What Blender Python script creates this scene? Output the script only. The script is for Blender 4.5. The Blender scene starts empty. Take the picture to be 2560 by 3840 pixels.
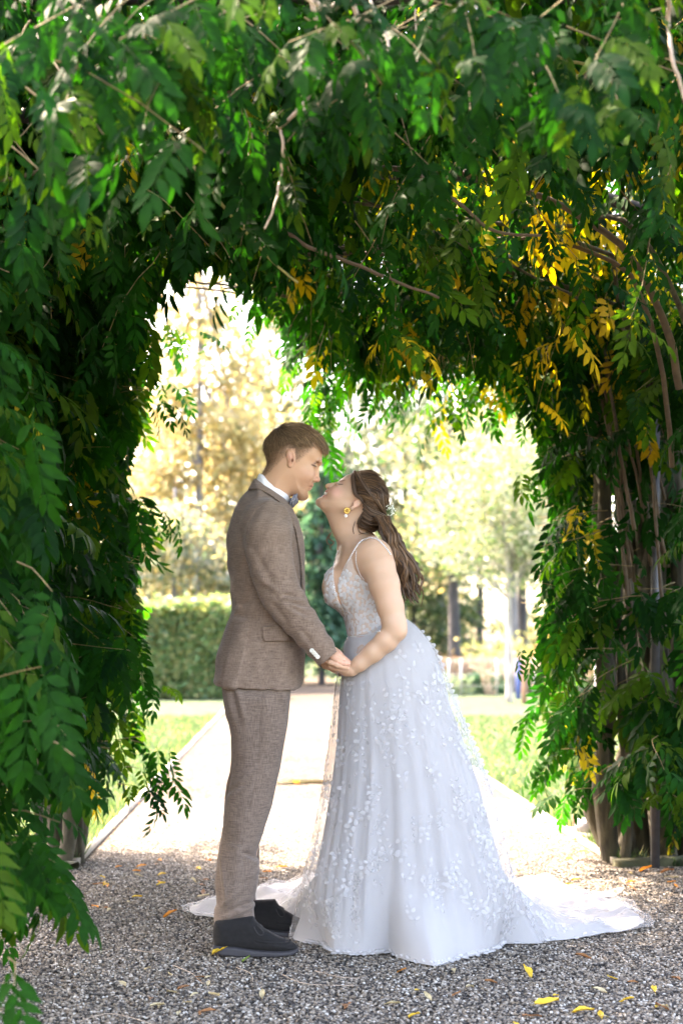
import bpy, math, random
import numpy as np
from mathutils import Vector, Matrix, Euler

rng = np.random.default_rng(11)
random.seed(11)
SC = bpy.context.scene
COL = SC.collection
PI = math.pi
F = 5730.7; CXP = 1280.0; HYP = 2432.7; CH = 1.085      # focal length in photo pixels, horizon row, lens height

# ------------------------------------------------------------------ camera, sky, sun, exposure
cam = bpy.data.cameras.new('camera')
cam.sensor_fit = 'VERTICAL'; cam.sensor_height = 36.0; cam.sensor_width = 24.0
cam.lens = F / 3840 * 36.0
cam.shift_y = (HYP - 1920) / 3840
cam.clip_start = 0.05; cam.clip_end = 2000
cam.dof.use_dof = True; cam.dof.focus_distance = 5.45; cam.dof.aperture_fstop = 2.7
camo = bpy.data.objects.new('camera', cam); COL.objects.link(camo)
camo.location = (0, 0, CH); camo.rotation_euler = (PI / 2, 0, 0)
SC.camera = camo

SUN_EL = math.radians(50); SUN_AZ = math.radians(-48)      # azimuth from +Y towards +X
w = bpy.data.worlds.new('World'); SC.world = w; w.use_nodes = True
nt = w.node_tree; nt.nodes.clear()
wo = nt.nodes.new('ShaderNodeOutputWorld'); bg = nt.nodes.new('ShaderNodeBackground')
sky = nt.nodes.new('ShaderNodeTexSky'); sky.sky_type = 'NISHITA'; sky.sun_disc = False
sky.sun_elevation = SUN_EL; sky.sun_rotation = SUN_AZ
sky.air_density = 1.0; sky.dust_density = 4.0; sky.ozone_density = 1.0
bg.inputs['Strength'].default_value = 0.15
nt.links.new(sky.outputs[0], bg.inputs[0]); nt.links.new(bg.outputs[0], wo.inputs[0])
sl = bpy.data.lights.new('sun', 'SUN'); sl.energy = 2.8; sl.angle = math.radians(0.6); sl.color = (1.0, 0.94, 0.84)
so = bpy.data.objects.new('sun', sl); COL.objects.link(so)
SUND = Vector((math.sin(SUN_AZ) * math.cos(SUN_EL), math.cos(SUN_AZ) * math.cos(SUN_EL), math.sin(SUN_EL)))
so.rotation_euler = SUND.to_track_quat('Z', 'Y').to_euler()
vs = SC.view_settings
vs.view_transform = 'Standard'; vs.look = 'None'; vs.gamma = 1.0; vs.use_curve_mapping = False
vs.exposure = 4.2
vs.use_white_balance = True; vs.white_balance_temperature = 7900; vs.white_balance_tint = 18
SC.cycles.max_bounces = 8; SC.cycles.diffuse_bounces = 4; SC.cycles.transmission_bounces = 6; SC.cycles.transparent_max_bounces = 16
SC.cycles.use_denoising = True

# ------------------------------------------------------------------ helpers
def S(sx, sy, D):            # a photo pixel at depth D as a point of the place
    return np.array([(sx - CXP) / F * D, D, CH + (HYP - sy) / F * D])
def G(sx, sy, z=0.0):        # a photo pixel on the ground
    D = (CH - z) * F / (sy - HYP)
    return np.array([(sx - CXP) / F * D, D, z])
def P8(px, py, D):           # same, in the 1568-wide reading of the photo
    return S(px * 1.63265, py * 1.63265, D)
def interp(x, xs, ys): return np.interp(x, xs, ys)
U = rng.uniform

def tag(o, label=None, cat=None, group=None, kind=None):
    if label: o['label'] = label
    if cat: o['category'] = cat
    if group: o['group'] = group
    if kind: o['kind'] = kind
    return o
def empty(name, loc=(0, 0, 0)):
    o = bpy.data.objects.new(name, None); COL.objects.link(o); o.location = loc; o.empty_display_size = 0.1
    bpy.context.view_layer.update(); return o
def mesh_data(name, parts, mat=None, smooth=True, col=None, mats=None, mi=None):
    """parts: list of (V, F); F is (m,3) or (m,4); col: (n,3) or (n,4) point colours"""
    me = bpy.data.meshes.new(name)
    Vs = []; L = []; st = []; off = 0; ls = 0
    for V, Fc in parts:
        V = np.asarray(V, float); Vs.append(V)
        for f in (Fc if isinstance(Fc, list) else [Fc]):
            f = np.asarray(f, np.int64)
            if f.size == 0: continue
            L.append((f + off).ravel()); k = f.shape[1]
            st.append(ls + np.arange(f.shape[0]) * k); ls += f.size
        off += len(V)
    V = np.concatenate(Vs); L = np.concatenate(L); st = np.concatenate(st)
    me.vertices.add(len(V)); me.vertices.foreach_set('co', V.astype(np.float32).ravel())
    me.loops.add(len(L)); me.loops.foreach_set('vertex_index', L.astype(np.int32))
    me.polygons.add(len(st)); me.polygons.foreach_set('loop_start', st.astype(np.int32))
    if smooth: me.polygons.foreach_set('use_smooth', np.ones(len(st), bool))
    if mi is not None: me.polygons.foreach_set('material_index', np.asarray(mi, np.int32))
    me.update(calc_edges=True)
    if col is not None:
        c = np.asarray(col, np.float32)
        if c.shape[1] == 3: c = np.concatenate([c, np.ones((len(c), 1), np.float32)], 1)
        at = me.color_attributes.new('Col', 'FLOAT_COLOR', 'POINT'); at.data.foreach_set('color', c.ravel())
    for m in (mats or ([mat] if mat else [])): me.materials.append(m)
    return me
def mk(name, parts, mat=None, parent=None, smooth=True, col=None, mats=None, mi=None):
    o = bpy.data.objects.new(name, mesh_data(name, parts, mat, smooth, col, mats, mi)); COL.objects.link(o)
    if parent is not None: par(o, parent)
    return o
def par(o, parent):
    o.parent = parent
    o.matrix_parent_inverse = parent.matrix_world.inverted()
    return o
def tube(pts, rad, sides=6, cap=True):
    pts = np.asarray(pts, float); n = len(pts); rad = np.broadcast_to(np.asarray(rad, float), (n,))
    t = np.gradient(pts, axis=0); t /= np.linalg.norm(t, axis=1)[:, None] + 1e-9
    up = np.array([0.13, 0.31, 0.94]); a = np.cross(t, up); la = np.linalg.norm(a, axis=1)
    a[la < 0.05] = np.cross(t[la < 0.05], [1.0, 0, 0]); a /= np.linalg.norm(a, axis=1)[:, None] + 1e-9
    b = np.cross(t, a)
    th = np.arange(sides) * 2 * PI / sides
    V = pts[:, None] + rad[:, None, None] * (np.cos(th)[None, :, None] * a[:, None] + np.sin(th)[None, :, None] * b[:, None])
    V = V.reshape(-1, 3)
    i = np.arange(n - 1)[:, None] * sides; j = np.arange(sides)[None]; j2 = (j + 1) % sides
    q = np.stack([i + j, i + j2, i + sides + j2, i + sides + j], -1).reshape(-1, 4)
    fs = [q]
    if cap:
        V = np.concatenate([V, pts[:1], pts[-1:]]); c0 = n * sides
        jj = np.arange(sides); k2 = (jj + 1) % sides
        fs.append(np.stack([jj, np.full(sides, c0), k2], -1))
        fs.append(np.stack([(n - 1) * sides + jj, (n - 1) * sides + k2, np.full(sides, c0 + 1)], -1))
    return V, fs
def strands(P, R, sides=3):
    """P (N,K,3), R (N,K): many thin tapering tubes at once"""
    N, K, _ = P.shape
    t = np.gradient(P, axis=1); t /= np.linalg.norm(t, axis=2)[..., None] + 1e-9
    a = np.cross(t, np.array([0.21, -0.9, 0.37])); a /= np.linalg.norm(a, axis=2)[..., None] + 1e-9
    b = np.cross(t, a); th = np.arange(sides) * 2 * PI / sides
    V = P[:, :, None] + R[:, :, None, None] * (np.cos(th)[:, None] * a[:, :, None] + np.sin(th)[:, None] * b[:, :, None])
    base = (np.arange(N) * K * sides)[:, None, None]; i = (np.arange(K - 1) * sides)[None, :, None]
    j = np.arange(sides)[None, None]; j2 = (j + 1) % sides
    q = np.stack([base + i + j, base + i + j2, base + i + sides + j2, base + i + sides + j], -1).reshape(-1, 4)
    return V.reshape(-1, 3), q
def box(c, s, rz=0.0):
    s = np.array(s) / 2; v = np.array([[x, y, z] for x in (-1, 1) for y in (-1, 1) for z in (-1, 1)]) * s
    cs, sn = math.cos(rz), math.sin(rz); v = v @ np.array([[cs, sn, 0], [-sn, cs, 0], [0, 0, 1]]) + np.array(c)
    return v, np.array([[0, 1, 3, 2], [4, 6, 7, 5], [0, 4, 5, 1], [2, 3, 7, 6], [0, 2, 6, 4], [1, 5, 7, 3]])
def catmull(pts, n):
    p = np.asarray(pts, float); d = np.r_[0, np.cumsum(np.linalg.norm(np.diff(p, axis=0), axis=1) + 1e-9)]
    u = np.linspace(0, d[-1], n); k = np.clip(np.searchsorted(d, u, side='right') - 1, 0, len(p) - 2)
    t = ((u - d[k]) / (d[k + 1] - d[k]))[:, None]
    p0 = p[np.maximum(k - 1, 0)]; p1 = p[k]; p2 = p[k + 1]; p3 = p[np.minimum(k + 2, len(p) - 1)]
    return 0.5 * (2 * p1 + (p2 - p0) * t + (2 * p0 - 5 * p1 + 4 * p2 - p3) * t ** 2 + (3 * p1 - p0 - 3 * p2 + p3) * t ** 3)
def sphere(c, r, nu=8, nv=6):
    c = np.asarray(c, float); r = np.broadcast_to(r, (3,))
    th = np.linspace(0, PI, nv + 1); ph = np.arange(nu) * 2 * PI / nu
    V = np.stack([np.sin(th)[:, None] * np.cos(ph), np.sin(th)[:, None] * np.sin(ph), np.cos(th)[:, None] * np.ones(nu)], -1).reshape(-1, 3) * r + c
    i = np.arange(nv)[:, None] * nu; j = np.arange(nu)[None]; j2 = (j + 1) % nu
    return V, np.stack([i + j, i + nu + j, i + nu + j2, i + j2], -1).reshape(-1, 4)

# ------------------------------------------------------------------ implicit surfaces for bodies and clothes
def psd(poly, X, Z):
    """signed distance to a closed polygon in the x-z plane, negative inside"""
    p = np.asarray(poly, float); q = np.roll(p, -1, 0); d = np.full(X.shape, 1e9); ins = np.zeros(X.shape, bool)
    for (ax, az), (bx, bz) in zip(p, q):
        ex, ez = bx - ax, bz - az; wx, wz = X - ax, Z - az
        t = np.clip((wx * ex + wz * ez) / (ex * ex + ez * ez + 1e-12), 0, 1)
        d = np.minimum(d, (wx - ex * t) ** 2 + (wz - ez * t) ** 2)
        c = (az > Z) != (bz > Z)
        ins ^= c & (X < ex * (Z - az) / (ez + (1e-12 if ez == 0 else 0)) + ax)
    d = np.sqrt(d); return np.where(ins, -d, d)
class Field:
    def __init__(s, lo, hi, h):
        s.lo = np.array(lo, float); s.h = h; s.n = np.ceil((np.array(hi) - s.lo) / h).astype(int) + 1
        s.a = np.full(s.n, 9.0, np.float32)
    def put(s, prim, k=0.0, op='u'):
        fn, lo, hi = prim; pad = 0.012 + k
        i0 = np.clip(np.floor((np.array(lo) - pad - s.lo) / s.h).astype(int), 0, s.n - 1)
        i1 = np.clip(np.ceil((np.array(hi) + pad - s.lo) / s.h).astype(int) + 1, 1, s.n)
        if op == 'i': i0 = np.zeros(3, int); i1 = s.n
        if np.any(i1 <= i0): return s
        sl = tuple(slice(a, b) for a, b in zip(i0, i1))
        ax = [(s.lo[d] + np.arange(i0[d], i1[d]) * s.h) for d in range(3)]
        d = fn(ax[0][:, None, None], ax[1][None, :, None], ax[2][None, None, :]).astype(np.float32)
        a = s.a[sl]
        if op == 'u':
            r = np.minimum(a, d)
            if k > 0: h = np.maximum(k - np.abs(a - d), 0) / k; r = r - h * h * k * 0.25
        else:
            d = d if op == 'i' else -d
            r = np.maximum(a, d)
            if k > 0: h = np.maximum(k - np.abs(a - d), 0) / k; r = r + h * h * k * 0.25
        s.a[sl] = r; return s
    def mesh(s):
        A = s.a; A[0] = A[-1] = 1; A[:, 0] = A[:, -1] = 1; A[:, :, 0] = A[:, :, -1] = 1
        b = A < 0; n = A.shape
        cnt = np.zeros((n[0] - 1, n[1] - 1, n[2] - 1), np.int8)
        for i in (0, 1):
            for j in (0, 1):
                for k in (0, 1): cnt += b[i:n[0] - 1 + i, j:n[1] - 1 + j, k:n[2] - 1 + k]
        act = (cnt > 0) & (cnt < 8); ii = np.argwhere(act)
        idx = np.full(act.shape, -1, np.int32); idx[act] = np.arange(len(ii))
        cr = [(i, j, k) for i in (0, 1) for j in (0, 1) for k in (0, 1)]
        pos = np.zeros((len(ii), 3)); num = np.zeros(len(ii))
        for p in cr:
            for d in range(3):
                if p[d] == 0:
                    q = list(p); q[d] = 1
                    va = A[ii[:, 0] + p[0], ii[:, 1] + p[1], ii[:, 2] + p[2]]; vb = A[ii[:, 0] + q[0], ii[:, 1] + q[1], ii[:, 2] + q[2]]
                    m = (va < 0) != (vb < 0); t = va[m] / (va[m] - vb[m])
                    pp = np.tile(np.array(p, float), (m.sum(), 1)); pp[:, d] += t
                    pos[m] += pp; num[m] += 1
        V = s.lo + (ii + pos / num[:, None]) * s.h
        fs = []
        for d in range(3):
            lo_ = [slice(1, -1)] * 3; hi_ = [slice(1, -1)] * 3
            lo_[d] = slice(0, -1); hi_[d] = slice(1, None)
            a0 = b[tuple(lo_)]; a1 = b[tuple(hi_)]
            e, g = [(1, 2), (2, 0), (0, 1)][d]
            for flip, m in ((False, a0 & ~a1), (True, ~a0 & a1)):
                c = np.argwhere(m); off = np.ones(3, int); off[d] = 0; c = c + off
                def ci(de, dg):
                    cc = c.copy(); cc[:, e] -= de; cc[:, g] -= dg; return idx[cc[:, 0], cc[:, 1], cc[:, 2]]
                q = np.stack([ci(1, 1), ci(0, 1), ci(0, 0), ci(1, 0)], 1)
                fs.append(q[:, ::-1] if flip else q)
        return V, np.concatenate(fs)
def cap(a, b, ra, rb=None):
    a = np.array(a, float); b = np.array(b, float); rb = ra if rb is None else rb; e = b - a; ee = e @ e + 1e-12; R = max(ra, rb)
    def fn(X, Y, Z):
        t = np.clip(((X - a[0]) * e[0] + (Y - a[1]) * e[1] + (Z - a[2]) * e[2]) / ee, 0, 1)
        return np.sqrt((X - a[0] - e[0] * t) ** 2 + (Y - a[1] - e[1] * t) ** 2 + (Z - a[2] - e[2] * t) ** 2) - (ra + (rb - ra) * t)
    return fn, np.minimum(a, b) - R, np.maximum(a, b) + R
def ell(c, r, ang=0.0, M=None):
    """ellipsoid; ang turns it in the x-z plane (radians, counter-clockwise as seen from the camera)"""
    c = np.array(c, float); r = np.array(r, float); cs, sn = math.cos(ang), math.sin(ang)
    M = np.array([[cs, 0, sn], [0, 1, 0], [-sn, 0, cs]]) if M is None else M; R = r.max()
    def fn(X, Y, Z):
        d = [M[i, 0] * (X - c[0]) + M[i, 1] * (Y - c[1]) + M[i, 2] * (Z - c[2]) for i in range(3)]
        k0 = np.sqrt(sum((d[i] / r[i]) ** 2 for i in range(3))); k1 = np.sqrt(sum((d[i] / r[i] ** 2) ** 2 for i in range(3))) + 1e-9
        return k0 * (k0 - 1) / k1
    return fn, c - R, c + R
def inflate(poly, y0, R, W, p=2.0, grow=0.0):
    """a side outline (x,z) blown up to a body: half width W (number or function of x,z), edge rounding R"""
    poly = np.asarray(poly, float)
    def fn(X, Y, Z):
        x2, z2 = np.broadcast_arrays(X[:, :, 0], Z[:, 0, :]); d = psd(poly, x2, z2) - grow
        Wv = (W(x2, z2) if callable(W) else np.full(x2.shape, W)) + grow
        t = np.maximum(1 + d / R, 0)[:, None, :]
        return ((t ** p + (np.abs(Y - y0) / Wv[:, None, :]) ** p) ** (1 / p) - 1) * R
    wm = W if not callable(W) else 0.32
    return fn, np.array([poly[:, 0].min(), y0 - wm, poly[:, 1].min()]) - grow, np.array([poly[:, 0].max(), y0 + wm, poly[:, 1].max()]) + grow
def prism(poly, y0, y1):
    poly = np.asarray(poly, float)
    def fn(X, Y, Z):
        x2, z2 = np.broadcast_arrays(X[:, :, 0], Z[:, 0, :])
        return np.maximum(psd(poly, x2, z2)[:, None, :], np.maximum(y0 - Y, Y - y1))
    return fn, np.array([poly[:, 0].min(), y0, poly[:, 1].min()]), np.array([poly[:, 0].max(), y1, poly[:, 1].max()])
def pl(pts, D): return np.array([S(x, y, D)[[0, 2]] for x, y in pts])
def vnormals(V, Fq):
    n = np.zeros_like(V); a = V[Fq[:, 2]] - V[Fq[:, 0]]; b = V[Fq[:, 3]] - V[Fq[:, 1]]; c = np.cross(a, b)
    for k in range(4): np.add.at(n, Fq[:, k], c)
    return n / (np.linalg.norm(n, axis=1)[:, None] + 1e-12)
def gauss(V, c, s): return np.exp(-(((V - np.array(c)) / np.array(s)) ** 2).sum(1))

# ------------------------------------------------------------------ materials
def new_mat(name):
    m = bpy.data.materials.new(name); m.use_nodes = True; t = m.node_tree
    return m, t, t.nodes, t.links, t.nodes['Principled BSDF']
def N(t, ty, **kw):
    n = t.nodes.new(ty)
    for k, v in kw.items():
        if hasattr(n, k): setattr(n, k, v)
        else: n.inputs[k.replace('_', ' ')].default_value = v
    return n
def ramp(t, stops, interp='LINEAR'):
    r = t.nodes.new('ShaderNodeValToRGB'); cr = r.color_ramp; cr.interpolation = interp
    while len(cr.elements) < len(stops): cr.elements.new(0.5)
    for e, (p, c) in zip(cr.elements, stops): e.position = p; e.color = (*c, 1) if len(c) == 3 else c
    return r
def bump(t, src, bsdf, strength=0.3, dist=0.01):
    b = N(t, 'ShaderNodeBump', Strength=strength, Distance=dist); t.links.new(src, b.inputs['Height']); t.links.new(b.outputs[0], bsdf.inputs['Normal']); return b
def plain(name, col, rough=0.7, metal=0.0, noise=0.0, scale=40.0, bmp=0.0):
    m, t, n, l, b = new_mat(name)
    b.inputs['Roughness'].default_value = rough; b.inputs['Metallic'].default_value = metal; b.inputs['Base Color'].default_value = (*col, 1)
    if noise > 0 or bmp > 0:
        tc = N(t, 'ShaderNodeTexCoord'); nz = N(t, 'ShaderNodeTexNoise', Scale=scale, Detail=6.0); l.new(tc.outputs['Object'], nz.inputs['Vector'])
        r = ramp(t, [(0.25, tuple(c * (1 - noise) for c in col)), (0.75, tuple(min(1, c * (1 + noise)) for c in col))])
        l.new(nz.outputs['Fac'], r.inputs[0]); l.new(r.outputs[0], b.inputs['Base Color'])
        if bmp > 0: bump(t, nz.outputs['Fac'], b, bmp, 0.01)
    return m
def leaf_material(name, trans=0.45, rough=0.5, spec=0.35, tr_gain=(1.25, 1.5, 0.7)):
    m, t, n, l, b = new_mat(name)
    at = N(t, 'ShaderNodeAttribute'); at.attribute_name = 'Col'
    tc = N(t, 'ShaderNodeTexCoord'); nz = N(t, 'ShaderNodeTexNoise', Scale=45.0, Detail=4.0); l.new(tc.outputs['Object'], nz.inputs['Vector'])
    mr = N(t, 'ShaderNodeMapRange'); mr.inputs['To Min'].default_value = 0.72; mr.inputs['To Max'].default_value = 1.28; l.new(nz.outputs['Fac'], mr.inputs['Value'])
    mx = N(t, 'ShaderNodeVectorMath', operation='SCALE'); l.new(at.outputs['Color'], mx.inputs[0]); l.new(mr.outputs[0], mx.inputs['Scale'])
    l.new(mx.outputs[0], b.inputs['Base Color']); b.inputs['Roughness'].default_value = rough; b.inputs['Specular IOR Level'].default_value = spec
    tl = N(t, 'ShaderNodeBsdfTranslucent'); g = N(t, 'ShaderNodeVectorMath', operation='MULTIPLY'); g.inputs[1].default_value = tr_gain
    l.new(mx.outputs[0], g.inputs[0]); l.new(g.outputs[0], tl.inputs['Color'])
    ms = N(t, 'ShaderNodeMixShader'); ms.inputs[0].default_value = trans
    l.new(b.outputs[0], ms.inputs[1]); l.new(tl.outputs[0], ms.inputs[2]); l.new(ms.outputs[0], n['Material Output'].inputs['Surface'])
    bump(t, nz.outputs['Fac'], b, 0.15, 0.004)
    return m
def attr_mat(name, rough=0.6, spec=0.3, sss=0.0, noise=0.0, nscale=200.0, bmp=0.0):
    m, t, n, l, b = new_mat(name); at = N(t, 'ShaderNodeAttribute'); at.attribute_name = 'Col'; src = at.outputs['Color']
    if noise > 0 or bmp > 0:
        tc = N(t, 'ShaderNodeTexCoord'); nz = N(t, 'ShaderNodeTexNoise', Scale=nscale, Detail=5.0); l.new(tc.outputs['Object'], nz.inputs['Vector'])
        mr = N(t, 'ShaderNodeMapRange'); mr.inputs['To Min'].default_value = 1 - noise; mr.inputs['To Max'].default_value = 1 + noise; l.new(nz.outputs['Fac'], mr.inputs['Value'])
        mx = N(t, 'ShaderNodeVectorMath', operation='SCALE'); l.new(src, mx.inputs[0]); l.new(mr.outputs[0], mx.inputs['Scale']); src = mx.outputs[0]
        if bmp > 0: bump(t, nz.outputs['Fac'], b, bmp, 0.003)
    l.new(src, b.inputs['Base Color']); b.inputs['Roughness'].default_value = rough; b.inputs['Specular IOR Level'].default_value = spec
    if sss > 0:
        b.inputs['Subsurface Weight'].default_value = sss; b.inputs['Subsurface Radius'].default_value = (1.0, 0.35, 0.2); b.inputs['Subsurface Scale'].default_value = 0.008
    return m
def suit_material(name, dark, light, bump_s=0.25):
    m, t, n, l, b = new_mat(name); tc = N(t, 'ShaderNodeTexCoord')
    fac = []
    for sc in ((3600, 3600, 190), (200, 200, 3200)):
        mp = N(t, 'ShaderNodeMapping'); mp.inputs['Scale'].default_value = sc; nz = N(t, 'ShaderNodeTexNoise', Scale=0.16, Detail=3.0)
        l.new(tc.outputs['Object'], mp.inputs['Vector']); l.new(mp.outputs[0], nz.inputs['Vector']); fac.append(nz.outputs['Fac'])
    ad = N(t, 'ShaderNodeMath', operation='ADD'); l.new(fac[0], ad.inputs[0]); l.new(fac[1], ad.inputs[1])
    lo = N(t, 'ShaderNodeTexNoise', Scale=9.0, Detail=3.0); l.new(tc.outputs['Object'], lo.inputs['Vector'])
    a2 = N(t, 'ShaderNodeMath', operation='MULTIPLY_ADD'); l.new(lo.outputs['Fac'], a2.inputs[0]); a2.inputs[1].default_value = 0.25; l.new(ad.outputs[0], a2.inputs[2])
    r = ramp(t, [(0.40, dark), (0.60, light)]); mr = N(t, 'ShaderNodeMapRange'); mr.inputs['From Max'].default_value = 2.25
    l.new(a2.outputs[0], mr.inputs['Value']); l.new(mr.outputs[0], r.inputs[0]); l.new(r.outputs[0], b.inputs['Base Color'])
    b.inputs['Roughness'].default_value = 0.9; b.inputs['Specular IOR Level'].default_value = 0.12
    b.inputs['Sheen Weight'].default_value = 0.15; b.inputs['Sheen Roughness'].default_value = 0.5
    bump(t, ad.outputs[0], b, bump_s, 0.002)
    return m
def bark_material(name, a, b_, scale=14.0):
    m, t, n, l, b = new_mat(name); tc = N(t, 'ShaderNodeTexCoord'); mp = N(t, 'ShaderNodeMapping'); mp.inputs['Scale'].default_value = (1, 1, 0.3)
    nz = N(t, 'ShaderNodeTexNoise', Scale=scale, Detail=8.0); l.new(tc.outputs['Object'], mp.inputs['Vector']); l.new(mp.outputs[0], nz.inputs['Vector'])
    r = ramp(t, [(0.3, a), (0.7, b_)]); l.new(nz.outputs['Fac'], r.inputs[0]); l.new(r.outputs[0], b.inputs['Base Color']); b.inputs['Roughness'].default_value = 0.9
    bump(t, nz.outputs['Fac'], b, 0.7, 0.02); return m
# ================================================================== THE SETTING: ground, path, lawn
def xc(D): return 0.311 - 0.0373 * D            # the path's middle line runs slightly to the left
def gravel_material(k=1.0):
    m, t, n, l, b = new_mat('gravel_bed'); tc = N(t, 'ShaderNodeTexCoord')
    vo = N(t, 'ShaderNodeTexVoronoi', Scale=95.0); vo.feature = 'F1'; l.new(tc.outputs['Object'], vo.inputs['Vector'])
    sp = N(t, 'ShaderNodeSeparateColor'); l.new(vo.outputs['Color'], sp.inputs[0])
    r = ramp(t, [(0.0, (.016, .015, .014)), (0.25, (.050, .044, .038)), (0.5, (.092, .080, .068)), (0.75, (.125, .10, .076)), (1.0, (.24, .225, .20))]); l.new(sp.outputs[0], r.inputs[0])
    nz = N(t, 'ShaderNodeTexNoise', Scale=1.3, Detail=4.0); l.new(tc.outputs['Object'], nz.inputs['Vector'])
    mr = N(t, 'ShaderNodeMapRange'); mr.inputs['To Min'].default_value = .8 * k; mr.inputs['To Max'].default_value = 1.2 * k; l.new(nz.outputs['Fac'], mr.inputs['Value'])
    mx = N(t, 'ShaderNodeVectorMath', operation='SCALE'); l.new(r.outputs[0], mx.inputs[0]); l.new(mr.outputs[0], mx.inputs['Scale']); l.new(mx.outputs[0], b.inputs['Base Color'])
    b.inputs['Roughness'].default_value = 1.0; b.inputs['Specular IOR Level'].default_value = 0.0
    bb = N(t, 'ShaderNodeBump', Strength=0.8, Distance=0.008); bb.invert = True; l.new(vo.outputs['Distance'], bb.inputs['Height']); l.new(bb.outputs[0], b.inputs['Normal'])
    return m
M_GRAVEL = gravel_material(); M_PATH = gravel_material(.72)
def lawn_material():
    m, t, n, l, b = new_mat('lawn_turf'); tc = N(t, 'ShaderNodeTexCoord'); nz = N(t, 'ShaderNodeTexNoise', Scale=5.0, Detail=8.0); l.new(tc.outputs['Object'], nz.inputs['Vector'])
    n2 = N(t, 'ShaderNodeTexNoise', Scale=160.0, Detail=3.0); l.new(tc.outputs['Object'], n2.inputs['Vector'])
    ad = N(t, 'ShaderNodeMath', operation='MULTIPLY_ADD'); l.new(n2.outputs['Fac'], ad.inputs[0]); ad.inputs[1].default_value = .6; l.new(nz.outputs['Fac'], ad.inputs[2])
    r = ramp(t, [(0.5, (.042, .066, .036)), (0.8, (.070, .096, .056)), (1.0, (.11, .125, .085))]); l.new(ad.outputs[0], r.inputs[0]); l.new(r.outputs[0], b.inputs['Base Color'])
    b.inputs['Roughness'].default_value = 1.0; b.inputs['Specular IOR Level'].default_value = 0.0; bump(t, n2.outputs['Fac'], b, .8, .03); return m
M_LAWN = lawn_material()
def sheet(name, pts, z, mat):
    V = np.array([[p[0], p[1], z] for p in pts]); o = mk(name, [(V, np.arange(len(V))[None])], mat, smooth=False); return tag(o, kind='structure')
sheet('lawn', [(-400, -60), (400, -60), (400, 700), (-400, 700)], -0.012, M_LAWN)
sheet('gravel_yard', [(-6, -6), (6, -6), (6, 7.62), (-6, 7.62)], -0.004, M_GRAVEL)
PW = 1.345
sheet('gravel_path', [(xc(7.5) - PW, 7.5), (xc(7.5) + PW, 7.5), (xc(60) + PW, 60), (xc(60) - PW, 60)], 0.0, M_PATH)

def pebble_scatter():
    m, t, n, l, b = new_mat('pebble_stone'); oi = N(t, 'ShaderNodeObjectInfo')
    r = ramp(t, [(0.0, (.020, .019, .0185)), (0.2, (.053, .048, .045)), (0.42, (.115, .098, .081)), (0.6, (.175, .134, .095)), (0.75, (.20, .18, .157)), (0.9, (.275, .232, .182)), (1.0, (.48, .46, .42))])
    l.new(oi.outputs['Random'], r.inputs[0]); l.new(r.outputs[0], b.inputs['Base Color']); b.inputs['Roughness'].default_value = .7; b.inputs['Specular IOR Level'].default_value = .2
    V = np.array([[-2.3, 4.1, 0.0], [2.4, 4.1, 0.0], [2.4, 7.6, 0.0], [-2.3, 7.6, 0.0], [xc(7.6) - PW + .03, 7.601, 0.0], [xc(7.6) + PW - .03, 7.601, 0.0], [xc(11) + PW - .03, 11, 0.0], [xc(11) - PW + .03, 11, 0.0]])
    o = mk('gravel', [(V, np.array([[0, 1, 2, 3], [4, 5, 6, 7]]))], m); tag(o, kind='stuff')
    g = bpy.data.node_groups.new('gravel_scatter', 'GeometryNodeTree')
    g.interface.new_socket('Geometry', in_out='INPUT', socket_type='NodeSocketGeometry'); g.interface.new_socket('Geometry', in_out='OUTPUT', socket_type='NodeSocketGeometry')
    gi = g.nodes.new('NodeGroupInput'); go = g.nodes.new('NodeGroupOutput')
    ds = g.nodes.new('GeometryNodeDistributePointsOnFaces'); ds.inputs['Density'].default_value = 9000
    ic = g.nodes.new('GeometryNodeMeshIcoSphere'); ic.inputs['Radius'].default_value = 1.0; ic.inputs['Subdivisions'].default_value = 1
    sm = g.nodes.new('GeometryNodeSetMaterial'); sm.inputs['Material'].default_value = m
    iop = g.nodes.new('GeometryNodeInstanceOnPoints')
    rs = g.nodes.new('FunctionNodeRandomValue'); rs.data_type = 'FLOAT_VECTOR'; rs.inputs[0].default_value = (.0036, .0033, .0024); rs.inputs[1].default_value = (.0084, .0068, .005)
    rr = g.nodes.new('FunctionNodeRandomValue'); rr.data_type = 'FLOAT_VECTOR'; rr.inputs[0].default_value = (-.5, -.5, 0); rr.inputs[1].default_value = (.5, .5, 6.28)
    for a, b_ in ((gi.outputs[0], ds.inputs['Mesh']), (ds.outputs['Points'], iop.inputs['Points']), (ic.outputs['Mesh'], sm.inputs['Geometry']), (sm.outputs[0], iop.inputs['Instance']),
                  (rs.outputs[0], iop.inputs['Scale']), (rr.outputs[0], iop.inputs['Rotation']), (iop.outputs[0], go.inputs[0])): g.links.new(a, b_)
    md = o.modifiers.new('scatter', 'NODES'); md.node_group = g
pebble_scatter()

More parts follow.
